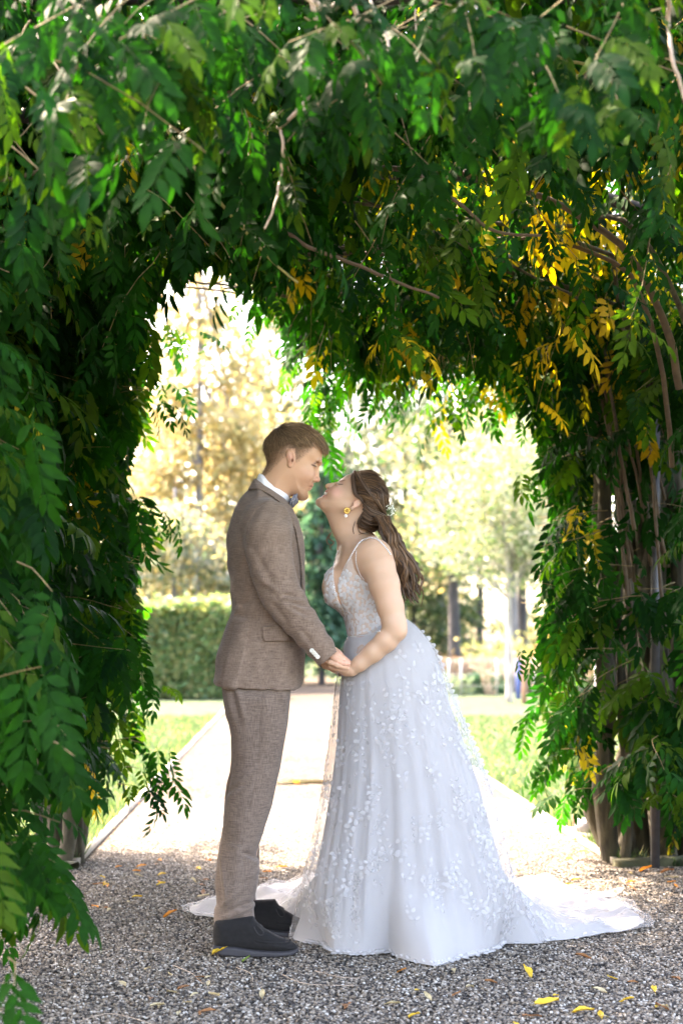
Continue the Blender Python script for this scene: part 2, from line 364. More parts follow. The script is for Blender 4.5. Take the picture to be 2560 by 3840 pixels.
def grass_blades():
    n = 52000; side = rng.random(n) < .4; D = 7.7 + 17 * rng.random(n) ** 1.7
    off = rng.random(n) ** 1.3 * np.where(side, 2.8, 4.5)
    x = np.where(side, xc(D) - PW - .02 - off, xc(D) + PW + .02 + off)
    h = rng.uniform(.025, .06, n) * (1 + .7 * (off < .15)); a = rng.uniform(0, 2 * PI, n); lean = rng.uniform(.2, .8, n) * h; wd = rng.uniform(.003, .006, n) * (1 + D / 12)
    base = np.stack([x, D, np.full(n, -.012)], 1); dx = np.stack([np.cos(a), np.sin(a), 0 * a], 1) * wd[:, None]
    ld = rng.uniform(0, 2 * PI, n); tip = base + np.stack([np.cos(ld) * lean, np.sin(ld) * lean, h], 1)
    V = np.stack([base - dx, base + dx, tip], 1).reshape(-1, 3); Fc = np.arange(3 * n).reshape(-1, 3)
    tn = rng.random((n, 1)); c = (1 - tn) * np.array([.040, .070, .032]) + tn * np.array([.070, .096, .055]); c[rng.random(n) < .08] = (.32, .28, .13)
    tag(mk('grass', [(V, Fc)], leaf_material('grass_blade', .4, .6, .2), col=np.repeat(c, 3, 0)), kind='stuff')
grass_blades()

def puddle():
    g = G(1112, 2935); th = np.arange(40) * 2 * PI / 40; r = 1 + .18 * np.sin(3 * th + 1) + .12 * np.sin(7 * th); V = np.stack([g[0] + .34 * r * np.cos(th), g[1] + .17 * r * np.sin(th), np.full(40, .013)], 1)
    tag(mk('puddle', [(np.r_[V, [[g[0], g[1], .013]]], np.array([[i, (i + 1) % 40, 40] for i in range(40)]))], plain('muddy_water', (.05, .034, .016), .12, 0, .3, 6), smooth=False), kind='structure')
puddle()
# ------------------------------------------------------------------ edging boards, lamp foot, rod
M_MOSSY = plain('mossy_timber', (.060, .060, .028), .9, 0, .5, 18, .5)
M_EDGE = plain('weathered_edging', (.36, .31, .25), .85, 0, .3, 25, .4)
def edging():
    for side, nm in ((-1, 'left'), (1, 'right')):
        r = tag(empty('edging_board', (xc(7.7) + side * (PW + .01), 7.7, 0)), 'pale low timber edging along the %s side of the gravel path' % nm, 'edging', 'timber edgings of the path')
        y = 7.66; k = 0
        while y < 46:
            L = 2.4; a = np.array([xc(y) + side * (PW + .01), y]); b = np.array([xc(y + L) + side * (PW + .01), y + L]); c = (a + b) / 2
            V, Fc = box((c[0], c[1], .004), (.03, L - .01, .05 + .006 * (k % 3)), math.atan2(.0373, 1)); mk('board', [(V, Fc)], M_EDGE, r, smooth=False); y += L; k += 1
    a = G(2310, 3252); b = G(2620, 3228)
    for i, (p, q, lab) in enumerate(((a, b, 'mossy timber sill on the gravel in front of the wisteria stems at the right'), (G(-60, 3230), G(280, 3262), 'dark timber sill on the gravel in front of the shaded left wisteria stems'))):
        d = q - p; L = np.linalg.norm(d); V, Fc = box((0, 0, .03), (L, .07, .085), 0); 
        nseg = 14; xs = np.linspace(-L / 2, L / 2, nseg); prof = [(-.035, -.02), (-.036, .026), (-.026, .034), (.03, .035), (.036, .026), (.035, -.02)]
        V = np.array([[x, py + rng.normal(0, .0025), pz + rng.normal(0, .003)] for x in xs for py, pz in prof]); m = len(prof)
        ii = np.arange(nseg - 1)[:, None] * m; jj = np.arange(m - 1)[None]; q4 = np.stack([ii + jj, ii + jj + 1, ii + m + jj + 1, ii + m + jj], -1).reshape(-1, 4)
        o = mk('timber_sill', [(V, [q4, np.array([[0, 1, 2, 3][::-1]]), np.array([[0, 3, 4, 5][::-1]])])], M_MOSSY, smooth=False); o.location = (p + q) / 2; o.rotation_euler.z = math.atan2(d[1], d[0]); tag(o, lab, 'timber sill')
edging()
M_ZINC = plain('grey_steel', (.22, .22, .24), .45, .6, .12, 30)
M_STEEL = plain('dull_steel', (.10, .10, .11), .5, .5, .2, 30)
M_IRON = plain('dark_iron', (.035, .033, .032), .6, .5, .3, 30, .2)
def lamp_foot():
    D = 8.75; c = np.array([(2222 - CXP) / F * D, D, 0])
    r = tag(empty('garden_lamp', tuple(c)), 'grey steel lamp foot on a concrete slab beside the right path edge', 'lamp')
    V, Fc = box(c + [.03, .05, .005], (.30, .30, .07)); mk('slab', [(V, Fc)], plain('mossy_concrete', (.27, .26, .2), .9, 0, .3, 20, .4), r, smooth=False)
    pr = [(0, .04), (.098, .04), (.104, .046), (.104, .098), (.098, .106), (.035, .112), (0, .112)]
    th = np.arange(28) * 2 * PI / 28; V = np.array([[c[0] + R * math.cos(a), c[1] + R * math.sin(a), z] for R, z in pr for a in th])
    i = np.arange(len(pr) - 1)[:, None] * 28; j = np.arange(28)[None]; Fq = np.stack([i + j, i + (j + 1) % 28, i + 28 + (j + 1) % 28, i + 28 + j], -1).reshape(-1, 4); mk('foot', [(V, Fq)], M_ZINC, r)
    mk('pole', [box(c + [.03, 0, .60], (.042, .042, .99))], M_ZINC, r, smooth=False)
    mk('lamp_head', [box(c + [.03, 0, 1.10], (.10, .10, .03))], M_ZINC, r, smooth=False)
lamp_foot()
g = G(2149, 3128); V, Fc = tube([g, g + [.002, 0, .05], g + [-.002, 0, .11]], .006); tag(mk('marker_rod', [(V, Fc)], plain('rusty_rod', (.22, .09, .05), .8)), 'short rusty rod standing at the right edging of the path', 'rod')

# ------------------------------------------------------------------ pergola
def pergola():
    r = tag(empty('pergola', (xc(6), 6, 0)), 'dark iron pergola frame buried in wisteria over the couple', 'pergola')
    for k, D in enumerate((4.05, 5.2, 6.35, 7.56)):
        for s in (-1, 1):
            c = xc(D) + s * 1.52
            mk('post', [box((c, D, 1.33), (.036, .05, 2.8))], M_STEEL if k == 3 else M_IRON, r, smooth=False)
        xs = np.linspace(-1.52, 1.52, 17); z = 2.73 + .33 * (1 - np.abs(xs / 1.52) ** 3.0)
        mk('hoop', [tube(np.stack([xc(D) + xs, np.full(17, D), z], 1), .026, 6)], M_IRON, r)
    for xo, z in ((-1.3, 2.86), (-.65, 3.07), (0, 3.12), (.65, 3.07), (1.3, 2.86)):
        mk('rail', [tube([(xc(y) + xo, y, z) for y in (3.6, 5.8, 7.9)], .016, 5)], M_IRON, r)
    for D in (4.6, 5.75, 6.9):
        mk('cross_bar', [tube([(xc(D) + x, D, 3.035) for x in (-1.2, 0, 1.2)], .013, 5)], M_IRON, r)
pergola()

# ------------------------------------------------------------------ wisteria
M_LEAF = leaf_material('wisteria_leaf', .48, .6, .07, (1.3, 1.7, .5))
M_STEM = plain('vine_stem', (.17, .12, .05), .8, 0, .4, 30)
M_TWIG = plain('brown_twig', (.085, .056, .032), .8, 0, .4, 30)
M_BARK = bark_material('vine_bark', (.018, .015, .010), (.085, .075, .045), 26)
def leaf_geo(r, npair, st, L=.25, ll=.078, lw=.029):
    """one pinnate leaf: rachis along +x sagging in -z, leaflets in pairs and one at the end"""
    Vs = []; Qs = []; Ts = []; off = 0; sag = r.uniform(.1, .5)
    def rp(s): return np.array([L * s * (1 - .15 * sag * s), 0, -L * sag * s * s])
    def leaflet(o, d, up, l, wd):
        nonlocal off
        d = d / np.linalg.norm(d); sd = np.cross(up, d); sd /= np.linalg.norm(sd); u = np.cross(d, sd); k = len(st); cv = r.uniform(.05, .35); tw = r.normal(0, .18)
        ctr = lambda s: o + d * l * s - u * l * cv * s * s
        V = [ctr(0)]
        for s, wv in st:
            a = tw * s; s2 = sd * math.cos(a) + u * math.sin(a); c = ctr(s); V += [c - s2 * wd * wv + u * wd * wv * .22, c, c + s2 * wd * wv + u * wd * wv * .22]
        V.append(ctr(1)); Vs.extend(V); e = off + 1 + 3 * k
        Ts.extend([[off, off + 2, off + 1], [off, off + 3, off + 2]])
        for i in range(k - 1):
            b = off + 1 + 3 * i; Qs.extend([[b, b + 1, b + 4, b + 3], [b + 1, b + 2, b + 5, b + 4]])
        b = off + 1 + 3 * (k - 1); Ts.extend([[b, b + 1, e], [b + 1, b + 2, e]]); off += len(V)
    for i in range(npair):
        s = .16 + .76 * i / (npair - 1); sc = .75 + .35 * math.sin(PI * (s * .8 + .1))
        for sg in (-1, 1):
            ang = math.radians(r.uniform(50, 68) - 22 * s); dr = r.uniform(.15, .75)
            d = np.array([math.cos(ang), sg * math.sin(ang), -dr - .4 * sag * s]); up = np.array([.1, -sg * .25, 1.0])
            leaflet(rp(s) + np.array([0, sg * .004, 0]), d, up, ll * sc * r.uniform(.85, 1.12), lw / 2 * sc * r.uniform(.85, 1.15))
    leaflet(rp(1), np.array([1, r.normal(0, .15), -.5 - sag]), np.array([.3, 0, 1.0]), ll * 1.05, lw / 2 * 1.1)
    # rachis as a narrow ribbon
    ss = np.linspace(0, 1, 4)
    for s in ss: Vs.extend([rp(s) + [0, -.0016, 0], rp(s) + [0, .0016, 0]])
    for i in range(3): b = off + 2 * i; Qs.append([b, b + 2, b + 3, b + 1])
    return np.array(Vs), np.array(Ts), np.array(Qs)
_r = np.random.default_rng(5)
HI = [leaf_geo(_r, _r.integers(5, 7), [(.18, .62), (.42, 1.0), (.68, .82), (.87, .36)]) for _ in range(6)]
MID = [leaf_geo(_r, _r.integers(5, 7), [(.28, .85), (.66, .8)]) for _ in range(6)]
LOW = [leaf_geo(_r, 5, [(.42, 1.0)]) for _ in range(4)]
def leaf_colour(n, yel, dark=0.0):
    t = rng.random((n, 1)); t = t * (1 - dark)  # negative dark lifts the colour, painting a backlit look into rear sprays
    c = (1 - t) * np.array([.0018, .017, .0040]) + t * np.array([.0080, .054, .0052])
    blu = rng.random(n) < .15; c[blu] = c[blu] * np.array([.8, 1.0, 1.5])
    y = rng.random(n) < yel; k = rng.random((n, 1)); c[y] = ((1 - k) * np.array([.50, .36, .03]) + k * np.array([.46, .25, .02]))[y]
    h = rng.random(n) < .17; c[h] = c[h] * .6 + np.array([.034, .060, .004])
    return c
OPEN = np.array([(322, 2010), (300, 1850), (335, 1700), (325, 1500), (330, 1300), (325, 1100), (318, 1000), (340, 880), (345, 760), (345, 660), (395, 612), (520, 598), (600, 655), (650, 730), (700, 760),
                 (735, 860), (800, 860), (850, 885), (930, 890), (1000, 860), (1100, 855), (1180, 850), (1225, 920), (1235, 1040), (1255, 1200), (1225, 1400), (1255, 1500), (1235, 1650), (1290, 1800), (1380, 1860), (1400, 2010)], float)
def in_opening(p, grow=0):
    """the clear archway through the foliage widens evenly with distance, like the tunnel it is"""
    px = 784 + p[:, 0] / p[:, 1] * 3510; py = 1490 - (p[:, 2] - CH) / p[:, 1] * 3510
    return (psd(OPEN, px, py) < -grow) & (p[:, 1] > 4.4)
def frames(d, up):
    d = d / np.linalg.norm(d, axis=1)[:, None]; y = np.cross(up, d); y /= np.linalg.norm(y, axis=1)[:, None] + 1e-9; z = np.cross(d, y); return np.stack([d, y, z], 2)
class Vine:
    def __init__(s): s.pos = []; s.R = []; s.sc = []; s.col = []; s.stems = []; s.free = []
    def spray(s, start, d, length, yel=.03, step=.065, droop=1.0, size=1.0, free=False, face=None, dark=0.0):
        n = max(3, int(length / step)); p = np.array(start, float); d = np.array(d, float); d /= np.linalg.norm(d); pts = [p.copy()]
        for i in range(n):
            d = d + np.array([rng.normal(0, .09), rng.normal(0, .09), rng.normal(0, .06) - .055 * droop]); d /= np.linalg.norm(d); p = p + d * step; pts.append(p.copy())
        pts = np.array(pts); a = pts[1:]
        az = math.atan2(d[1], d[0]) + np.where(np.arange(n) % 2 == 0, 1, -1) * rng.uniform(.6, 1.5, n) + rng.normal(0, .25, n)
        if face is not None:
            fz = math.atan2(face[1], face[0]); az = np.where(rng.random(n) < .75, fz + rng.normal(0, .75, n), az)
        pt = rng.uniform(-1.15, -.1, n)
        ld = np.stack([np.cos(az) * np.cos(pt), np.sin(az) * np.cos(pt), np.sin(pt)], 1)
        up = np.tile([0, 0, 1.0], (n, 1)) + rng.normal(0, .3, (n, 3)); up[:, :2] += ld[:, :2] * .3
        s.pos.append(a); s.R.append(frames(ld, up)); s.sc.append(size * rng.uniform(.72, 1.15, n)); s.stems.append(pts); s.free.append(np.full(n, free))
        s.col.append(leaf_colour(n, yel if rng.random() < .7 else min(1, yel * 4), dark))
    def build(s, label, base, trunks=None, keep=None, want=300):
        root = tag(empty('wisteria', tuple(base)), label, 'climbing plant', 'wisteria plants on the pergola')
        pos = np.concatenate(s.pos); R = np.concatenate(s.R); sc = np.concatenate(s.sc); col = np.concatenate(s.col); fr = np.concatenate(s.free)
        tip = pos + R[:, :, 0] * (.27 * sc)[:, None] - [0, 0, .05]; mid = pos + R[:, :, 0] * (.13 * sc)[:, None]
        bad = (in_opening(tip, 8) | in_opening(mid, 4) | in_opening(pos, 8)) & ~fr
        if keep is not None: bad |= ~keep(mid)
        bad |= tip[:, 2] < .03
        ok = ~bad; pos, R, sc, col, mid = pos[ok], R[ok], sc[ok], col[ok], mid[ok]
        px = 784 + mid[:, 0] / mid[:, 1] * 3510; py = 1490 - (mid[:, 2] - CH) / mid[:, 1] * 3510
        vis = (px > -10) & (px < 1578) & (py > -10) & (py < 2360)
        order = np.argsort(np.where(vis, mid[:, 1], 99 + mid[:, 1])); big = order[:want]; big = big[vis[big]]; rest = np.setdiff1d(np.arange(len(pos)), big)
        key = {}
        for i in big:
            v = int(rng.integers(len(HI))); c = col[i]; q = tuple(np.round(c * 30).astype(int)); kk = (v, q)
            if kk not in key:
                V, T, Q = HI[v]; cc = np.tile(c, (len(V), 1)) * np.repeat(rng.uniform(.85, 1.15, (len(V) // 2 + 1, 1)), 2, 0)[:len(V)]; key[kk] = mesh_data('leaf', [(V, [T, Q])], M_LEAF, col=cc)
            o = bpy.data.objects.new('leaf', key[kk]); COL.objects.link(o); m = np.eye(4); m[:3, :3] = R[i] * sc[i]; m[:3, 3] = pos[i] - np.array(base); o.parent = root; o.matrix_local = Matrix(m)
        parts = []; cols = []
        far = (~vis[rest]) | (mid[rest, 1] > 9.0)
        for geos, sel in ((MID, rest[~far]), (LOW, rest[far])):
            vv = rng.integers(len(geos), size=len(sel))
            for v, (V, T, Q) in enumerate(geos):
                ix = sel[vv == v]
                if not len(ix): continue
                W = np.einsum('nij,kj->nki', R[ix] * sc[ix][:, None, None], V) + pos[ix][:, None]; n, k = len(ix), len(V); o_ = (np.arange(n) * k)[:, None, None]
                parts.append((W.reshape(-1, 3), [(T[None] + o_).reshape(-1, 3), (Q[None] + o_).reshape(-1, 4)])); cols.append(np.repeat(col[ix], k, 0) * rng.uniform(.88, 1.12, (n * k, 1)))
        if parts: tag(mk('foliage', parts, M_LEAF, root, col=np.concatenate(cols)), kind='stuff')
        st = []
        for p in s.stems:
            if in_opening(p[-1:], 12)[0] and not s.free: continue
            if in_opening(p, 12).any(): p = p[:max(2, int(np.argmax(in_opening(p, 12))))]
            if keep is not None and not keep(p).all(): continue
            st.append(tube(p, np.linspace(.0032, .0012, len(p)), 3, cap=False))
        if st: tag(mk('stem', st, M_STEM, root), kind='stuff')
        for t_ in (trunks or []): mk(t_[2] if len(t_) > 2 else 'trunk', [tube(t_[0], t_[1], 9)], t_[3] if len(t_) > 3 else M_BARK, root)
        return root
def wob(pts, n, a):
    p = catmull(pts, n); p = p + np.cumsum(rng.normal(0, a, p.shape), 0) * .5; return p
# --- ceiling, rear half and front half
def ceil_z(x, D): return 2.93 + .26 * (1 - min(1.6, abs((x - xc(D)) / 1.5)) ** 2.2)
v = Vine()
for i in range(330):
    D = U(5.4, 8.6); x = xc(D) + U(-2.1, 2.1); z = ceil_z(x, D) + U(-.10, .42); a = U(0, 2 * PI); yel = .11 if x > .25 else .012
    v.spray((x, D, z), (math.cos(a), math.sin(a) - .3, U(-.2, .2)), U(.45, .85), yel)
for i in range(170):
    D = U(6.8, 8.6); x = U(-.25, 1.5); z = U(2.5, 3.15); v.spray((x, D, z), (U(-.6, .6), U(-.6, .6), -.9), U(.3, .6), .10 if x > .1 else .03, droop=1.5)
for i in range(70):
    D = U(6.8, 8.5); x = U(-1.5, -.1); z = U(2.85, 3.2); v.spray((x, D, z), (U(-.6, .6), U(-.6, .6), -.9), U(.3, .5), .03, droop=1.5)
for px, py, D, L in ((735, 790, 9.0, .62), (752, 780, 9.1, .78), (765, 830, 8.9, .5), (720, 740, 9.0, .4), (800, 800, 9.0, .35), (1000, 850, 8.8, .35), (1045, 840, 8.7, .3), (1110, 830, 8.7, .3), (1195, 830, 8.6, .34), (850, 800, 9.0, .35), (905, 820, 8.9, .32), (960, 810, 8.9, .3), (640, 640, 9.0, .35), (690, 700, 9.1, .35)):
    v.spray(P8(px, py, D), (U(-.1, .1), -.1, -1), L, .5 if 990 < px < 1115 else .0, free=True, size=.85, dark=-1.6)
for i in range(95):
    px = U(575, 1215); D = U(8.5, 9.3); yb = interp(px, [575, 640, 700, 740, 780, 850, 1000, 1150, 1215], [655, 700, 770, 900, 900, 870, 880, 860, 900]); v.spray(P8(px, yb - U(50, 230), D), (U(-.5, .5), U(-.5, .3), -.9), U(.18, .32), .10 if px > 980 else .0, free=True, size=.8, droop=1.2, dark=-1.8)  # rear curtain, backlight put into the leaf colour
tr = []
for i in range(16):
    D = U(6.2, 8.6); x0 = 1.5 + U(-.1, .1); tr.append((wob([(x0, D, 1.9 + U(0, .5)), (x0 - U(.1, .4), D - U(0, .5), 2.6 + U(-.1, .2)), (x0 - U(.6, 1.5), D - U(-.3, 1.0), 2.85 + U(0, .15)), (x0 - U(1.6, 2.6), D + U(-.6, .6), 3.0 + U(-.05, .2))], 26, .012), np.linspace(.011, .004, 26) * U(.7, 1.6), 'branch', M_BARK if i % 3 else M_TWIG))
v.build('dense rear canopy of wisteria with yellow leaves at its right, above the couple', (1.45, 8.0, 0), tr)
v = Vine()
for i in range(250):
    D = U(3.5, 5.8); x = xc(D) + U(-1.5, 1.5); z = ceil_z(x, D) - .02 + U(-.06, .4); a = U(0, 2 * PI); yel = .10 if x > .35 and D > 5.1 else .0
    v.spray((x, D, z), (math.cos(a), math.sin(a) - .4, U(-.2, .15)), U(.45, .8), yel, droop=.35, face=(U(-.5, .5), -1), size=U(.66, .9))
for i in range(46):
    D = U(4.1, 5.4); x = U(-1.3, 1.3); z = U(2.55, 2.85); v.spray((x, D, z), (U(-.7, .7), U(-.7, .2), -.55), U(.35, .7), .0, droop=1.2, face=(U(-.6, .6), -1), size=.74)
for i in range(44):
    D = U(3.3, 3.95); x = U(-.85, .85); z = U(2.52, 2.72); v.spray((x, D, z), (U(-.8, .8), -.4, -.3), U(.25, .5), .0, droop=1.2, face=(U(-.6, .6), -1), size=.68)
for px, py, D, dx, L in ((860, 270, 4.2, .35, .32), (1010, 160, 4.3, .45, .34), (930, 250, 4.3, .6, .3), (100, 130, 3.4, .9, .5), (20, 330, 3.8, .5, .3), (60, 200, 3.6, .5, .3), (560, 250, 4.3, .2, .3), (330, 430, 4.6, .6, .35), (1180, 60, 3.6, .3, .25), (700, 40, 3.7, .4, .25), (1300, 60, 3.7, .5, .3)):
    v.spray(P8(px, py, D), (dx, -.3, -.35), L, .0, droop=1.3, size=.86, face=(.2, -1))
tw = []
def hang(pts, r0, r1, D, mat=M_TWIG, nm='tendril'): p = catmull([P8(x, y, D + U(-.05, .05)) for x, y in pts], 26); tw.append((p + np.cumsum(rng.normal(0, .0012, p.shape), 0), np.linspace(r0, r1, 26), nm, mat))
M_PALE = plain('pale_bare_twig', (.42, .32, .24), .7, 0, .3, 60)
hang([(706, -20), (722, 30), (740, 110), (735, 170), (700, 240), (645, 298)], .006, .004, 3.7, M_PALE); hang([(730, 130), (738, 170), (712, 225), (660, 285)], .003, .002, 3.72, M_PALE); hang([(645, 298), (652, 340), (645, 410), (628, 470), (607, 522)], .0035, .002, 3.7, M_PALE)
hang([(715, -10), (740, 12), (770, 10), (800, -15)], .004, .003, 3.6, M_PALE); hang([(812, -10), (822, 50), (838, 100), (842, 170), (850, 240)], .0055, .004, 3.6, M_PALE); hang([(848, -5), (862, 50), (880, 85), (890, 135)], .003, .003, 3.6, M_PALE); hang([(1086, -10), (1088, 25), (1092, 48)], .005, .003, 3.5, M_PALE); hang([(955, 20), (955, 90), (962, 140)], .002, .0015, 3.8, M_PALE)
hang([(1535, -10), (1530, 60), (1540, 150), (1562, 220), (1575, 262)], .005, .004, 3.5, M_PALE)
M_OLIVE = plain('olive_stem', (.20, .18, .05), .7, 0, .3, 50)
for pts in ([(1090, -10), (1180, 70), (1280, 130), (1400, 160), (1590, 230)], [(1210, 110), (1270, 165), (1330, 175), (1390, 110), (1410, 40)], [(470, 40), (600, 110), (720, 150), (800, 175)], [(445, 75), (560, 120), (680, 185), (760, 240)], [(300, 160), (390, 310), (480, 430), (590, 560), (680, 640)]): hang(pts, .005, .0035, 4.3, M_OLIVE, 'branch')
for pts in ([(-20, 420), (150, 375), (300, 300), (440, 250), (530, 205)], [(600, 175), (680, 160), (760, 120), (820, 130)], [(960, 400), (1050, 470), (1130, 530), (1240, 545)], [(610, 500), (700, 560), (800, 600), (900, 640), (1010, 680)]): hang(pts, .007, .004, 4.7, M_TWIG, 'branch')
v.build('front canopy of wisteria with pale hanging twigs along the top of the photo', (-1.4, 4.2, 0), tw)
# --- left rear column
v = Vine()
for i in range(185):
    D = U(6.5, 8.3); z = U(.62, 3.0); x = U(-1.75, -1.12 if z > .95 else -1.3); yel = .004
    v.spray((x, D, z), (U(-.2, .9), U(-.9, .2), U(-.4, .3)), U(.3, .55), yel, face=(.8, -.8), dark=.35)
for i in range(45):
    D = U(8.2, 9.1); z = U(.55, 2.9); v.spray((-1.22 + U(-.1, .1), D, z), (.8, U(-.3, .6), U(-.3, .2)), U(.22, .38), .01, face=(1, .1), dark=-1.4)  # rear edge sprays, brightened in colour to look backlit
for i in range(60):
    D = U(7.2, 8.6); z = U(.55, 2.9); v.spray((-1.2 + U(-.1, .12), D, z), (.8, U(-.3, .6), U(-.3, .2)), U(.25, .42), .005, face=(1, .1))
for px, py, D, dx in ((345, 740, 8.6, .7), (335, 860, 8.7, .5), (300, 1700, 7.4, .6), (290, 1760, 7.2, .7), (270, 1800, 7.0, .7), (320, 930, 8, .4), (320, 1150, 8, .3), (300, 1560, 7.6, .4)):
    v.spray(P8(px, py, D), (dx, U(-.2, .2), U(-.1, .2)), .22 + .1 * (dx > .8), 0, free=True, size=.8, droop=1.4)
v.spray(P8(350, 770, 8.8), (1, 0, .35), .36, 0, free=True, size=.85, droop=.6)
tr = []
for px, top in ((128, -1.75), (150, -1.5), (172, -1.35), (185, -1.2), (140, -1.6)):
    b = G(px * 1.633, 3240 + U(-15, 15)); tr.append((wob([b + [0, 0, -.03], b + [U(-.05, .05), U(0, .1), .5], (top, b[1] + U(-.2, .2), 1.5), (top + U(-.1, .2), b[1] + U(-.2, .2), 2.8)], 26, .012), np.linspace(.034, .016, 26) * U(.8, 1.2)))
v.build('dark shaded wisteria column at the left with bare trunks on the gravel', (-1.36, 7.7, 0), tr)
# --- right rear column
v = Vine()
def col_x(z): return interp(z, [.3, .7, 1.2, 2.0, 2.6], [1.38, 1.18, 1.16, 1.25, 1.2])
for i in range(120):
    D = U(7.3, 8.8); z = U(.45, 2.9); v.spray((col_x(z) + U(.02, .3), D, z), (-.8, U(-.4, .5), U(-.35, .25)), U(.28, .48), .012, face=(-1, -.1))
for i in range(130):
    D = U(8.5, 9.4); z = U(.4, 2.75); v.spray((col_x(z) + U(-.02, .22), D, z), (-.8, U(-.4, .5), U(-.3, .25)), U(.25, .42), .012, face=(-1, .2), dark=-1.8)  # sun-facing fringe, its backlit glow painted as a lighter leaf colour
for i in range(125):
    D = U(6.9, 8.0); z = U(.55, 3.0) if rng.random() < .8 else U(.35, 1.0); v.spray((U(1.45, 2.1), D, z), (U(-.5, .5), U(-.9, 0), U(-.4, .2)), U(.25, .5), .004, face=(-.4, -1), dark=.2)
for px, py in ((1330, 1430), (1290, 1470), (1330, 1540), (1300, 1640), (1330, 1720), (1350, 1760), (1370, 1810), (1280, 1080)):
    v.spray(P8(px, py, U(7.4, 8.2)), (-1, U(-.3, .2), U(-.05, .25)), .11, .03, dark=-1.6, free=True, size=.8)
tr = []
for px, py, via, top, r in ((1410, 1965, (1388, 1850), (1400, 1300), .040), (1425, 1970, (1470, 1800), (1490, 1400), .034), (1478, 1960, (1468, 1890), (1500, 1500), .036), (1530, 1965, (1520, 1700), (1500, 1200), .05), (1560, 1968, (1555, 1750), (1530, 1200), .045), (1440, 1972, (1450, 1700), (1440, 1100), .02), (1455, 1972, (1440, 1800), (1420, 1200), .014), (1500, 1970, (1480, 1600), (1470, 900), .03), (1590, 1970, (1580, 1600), (1540, 1000), .05)):
    D = 7.75 + U(-.05, .35); b = G(px * 1.633, CH * F / D + HYP); p1 = P8(via[0], via[1], D); p2 = P8(top[0], top[1], D + U(-.1, .2)); p3 = P8(top[0] + U(-40, 20), 560 + U(-60, 60), D + U(-.3, .2))
    tr.append((wob([b + [0, 0, -.04], p1, p2, p3], 30, .016), np.linspace(r * 1.5, r * .6, 30) * (1 + .12 * np.sin(np.arange(30) * 1.3 + px))))
for i in range(11):
    D = 7.9 + U(0, .6); b = np.array([P8(U(1400, 1600), 1500, D)[0], D, -.04]); r = U(.025, .06); tr.append((wob([b, b + [U(-.12, .1), U(-.1, .1), .55], b + [U(-.12, .1), U(-.1, .1), 1.3], b + [U(-.2, .1), U(-.1, .1), 2.5]], 30, .014), np.linspace(r * 1.2, r * .6, 30) * (1 + .12 * np.sin(np.arange(30) * 1.1 + i))))
for i in range(16):
    D = 7.6 + U(-.3, .4); x0 = U(1380, 1470); tr.append((wob([P8(x0 + 60, 1250 + U(-150, 250), D), P8(x0 + 10, 950, D), P8(x0 - 40 + U(-30, 20), 700, D), P8(x0 - 140 + U(-120, 60), 470 + U(-80, 80), D - .3)], 22, .008), np.linspace(.010, .004, 22) * U(.7, 1.3), 'branch', M_TWIG))
v.build('sunlit wisteria column at the right with many mossy trunks', (1.6, 7.75, 0), tr)
# --- front left, nearest to the camera
v = Vine()
def fl_in(z): return interp(z, [.2, .55, .85, 1.1, 1.35, 1.7, 2.3], [-.80, -.86, -.76, -.86, -.84, -.92, -.98])
for i in range(150):
    D = U(3.5, 4.7); z = U(.45, 2.4); x = min(fl_in(z) - .10, -.72 * D / 3.9) - abs(rng.normal(0, .18))
    v.spray((x, D, z), (U(-.2, .7), U(-.9, .3), U(-.3, .2)), U(.2, .36), .0, face=(.7, -.8), size=.84)
for px, py in ((30, 920), (60, 1010), (20, 1120), (60, 1190), (40, 1290), (80, 1340), (30, 1420), (60, 1560), (90, 1620), (110, 1700), (60, 1760), (20, 1860), (60, 1900), (30, 1980), (90, 2060), (60, 2150), (20, 2200), (140, 2040), (20, 1030), (30, 1250), (90, 1520), (10, 1660), (10, 2260)):
    v.spray(P8(px, py, U(3.6, 4.1)), (U(.2, .9), U(-.7, 0), U(-.3, .15)), .2, .0, size=.84, face=(.8, -.7))
v.build('blue green wisteria hanging at the left edge, nearest to the camera', (-1.1, 4.1, 0), [(wob([(-1.25, 4.1, -.03), (-1.2, 4.1, 1), (-1.25, 4.0, 2), (-1.1, 4.2, 2.9)], 20, .01), np.linspace(.03, .015, 20))], keep=lambda p: (784 + p[:, 0] / p[:, 1] * 3510 < interp(1490 - (p[:, 2] - CH) / p[:, 1] * 3510, [800, 1000, 1200, 1400, 1550, 1800, 1930, 2050, 2130], [70, 110, 150, 120, 150, 200, 120, 180, 90])) | (p[:, 2] > 2.3))
# --- side walls and roof layer, mostly out of view, added to block sun
v = Vine()
for i in range(430):
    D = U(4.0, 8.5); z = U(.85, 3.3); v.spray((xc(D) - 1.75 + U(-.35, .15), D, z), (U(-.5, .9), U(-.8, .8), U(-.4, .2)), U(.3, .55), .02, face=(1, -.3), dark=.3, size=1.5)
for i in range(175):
    D = U(4.5, 8.5); x = xc(D) + U(-2.7, 2.2 if D < 5.6 else .0); v.spray((x, D, U(3.2, 3.55) - .1 * (x - xc(D)) ** 2 * .5), (U(-1, 1), U(-1, 1), U(-.1, .2)), U(.5, .9), .02, dark=.2, size=1.5)  # unseen roof layer above the ceiling, added to keep sun out
v.build('added wisteria wall and roof layer shading the pergola from the left', (-1.7, 6, 0), [(wob([(-1.7, y, -.03), (-1.65, y, 1.4), (-1.6, y, 2.8)], 14, .01), np.linspace(.03, .015, 14)) for y in (5.2, 6.35, 7.5)])
v = Vine()
for i in range(130):
    D = U(4.6, 9.0); z = U(.2, 3.0); v.spray((xc(D) + 1.95 + U(-.1, .4), D, z), (U(-.9, .5), U(-.8, .8), U(-.4, .2)), U(.3, .55), .03, face=(-1, -.3), dark=.2)
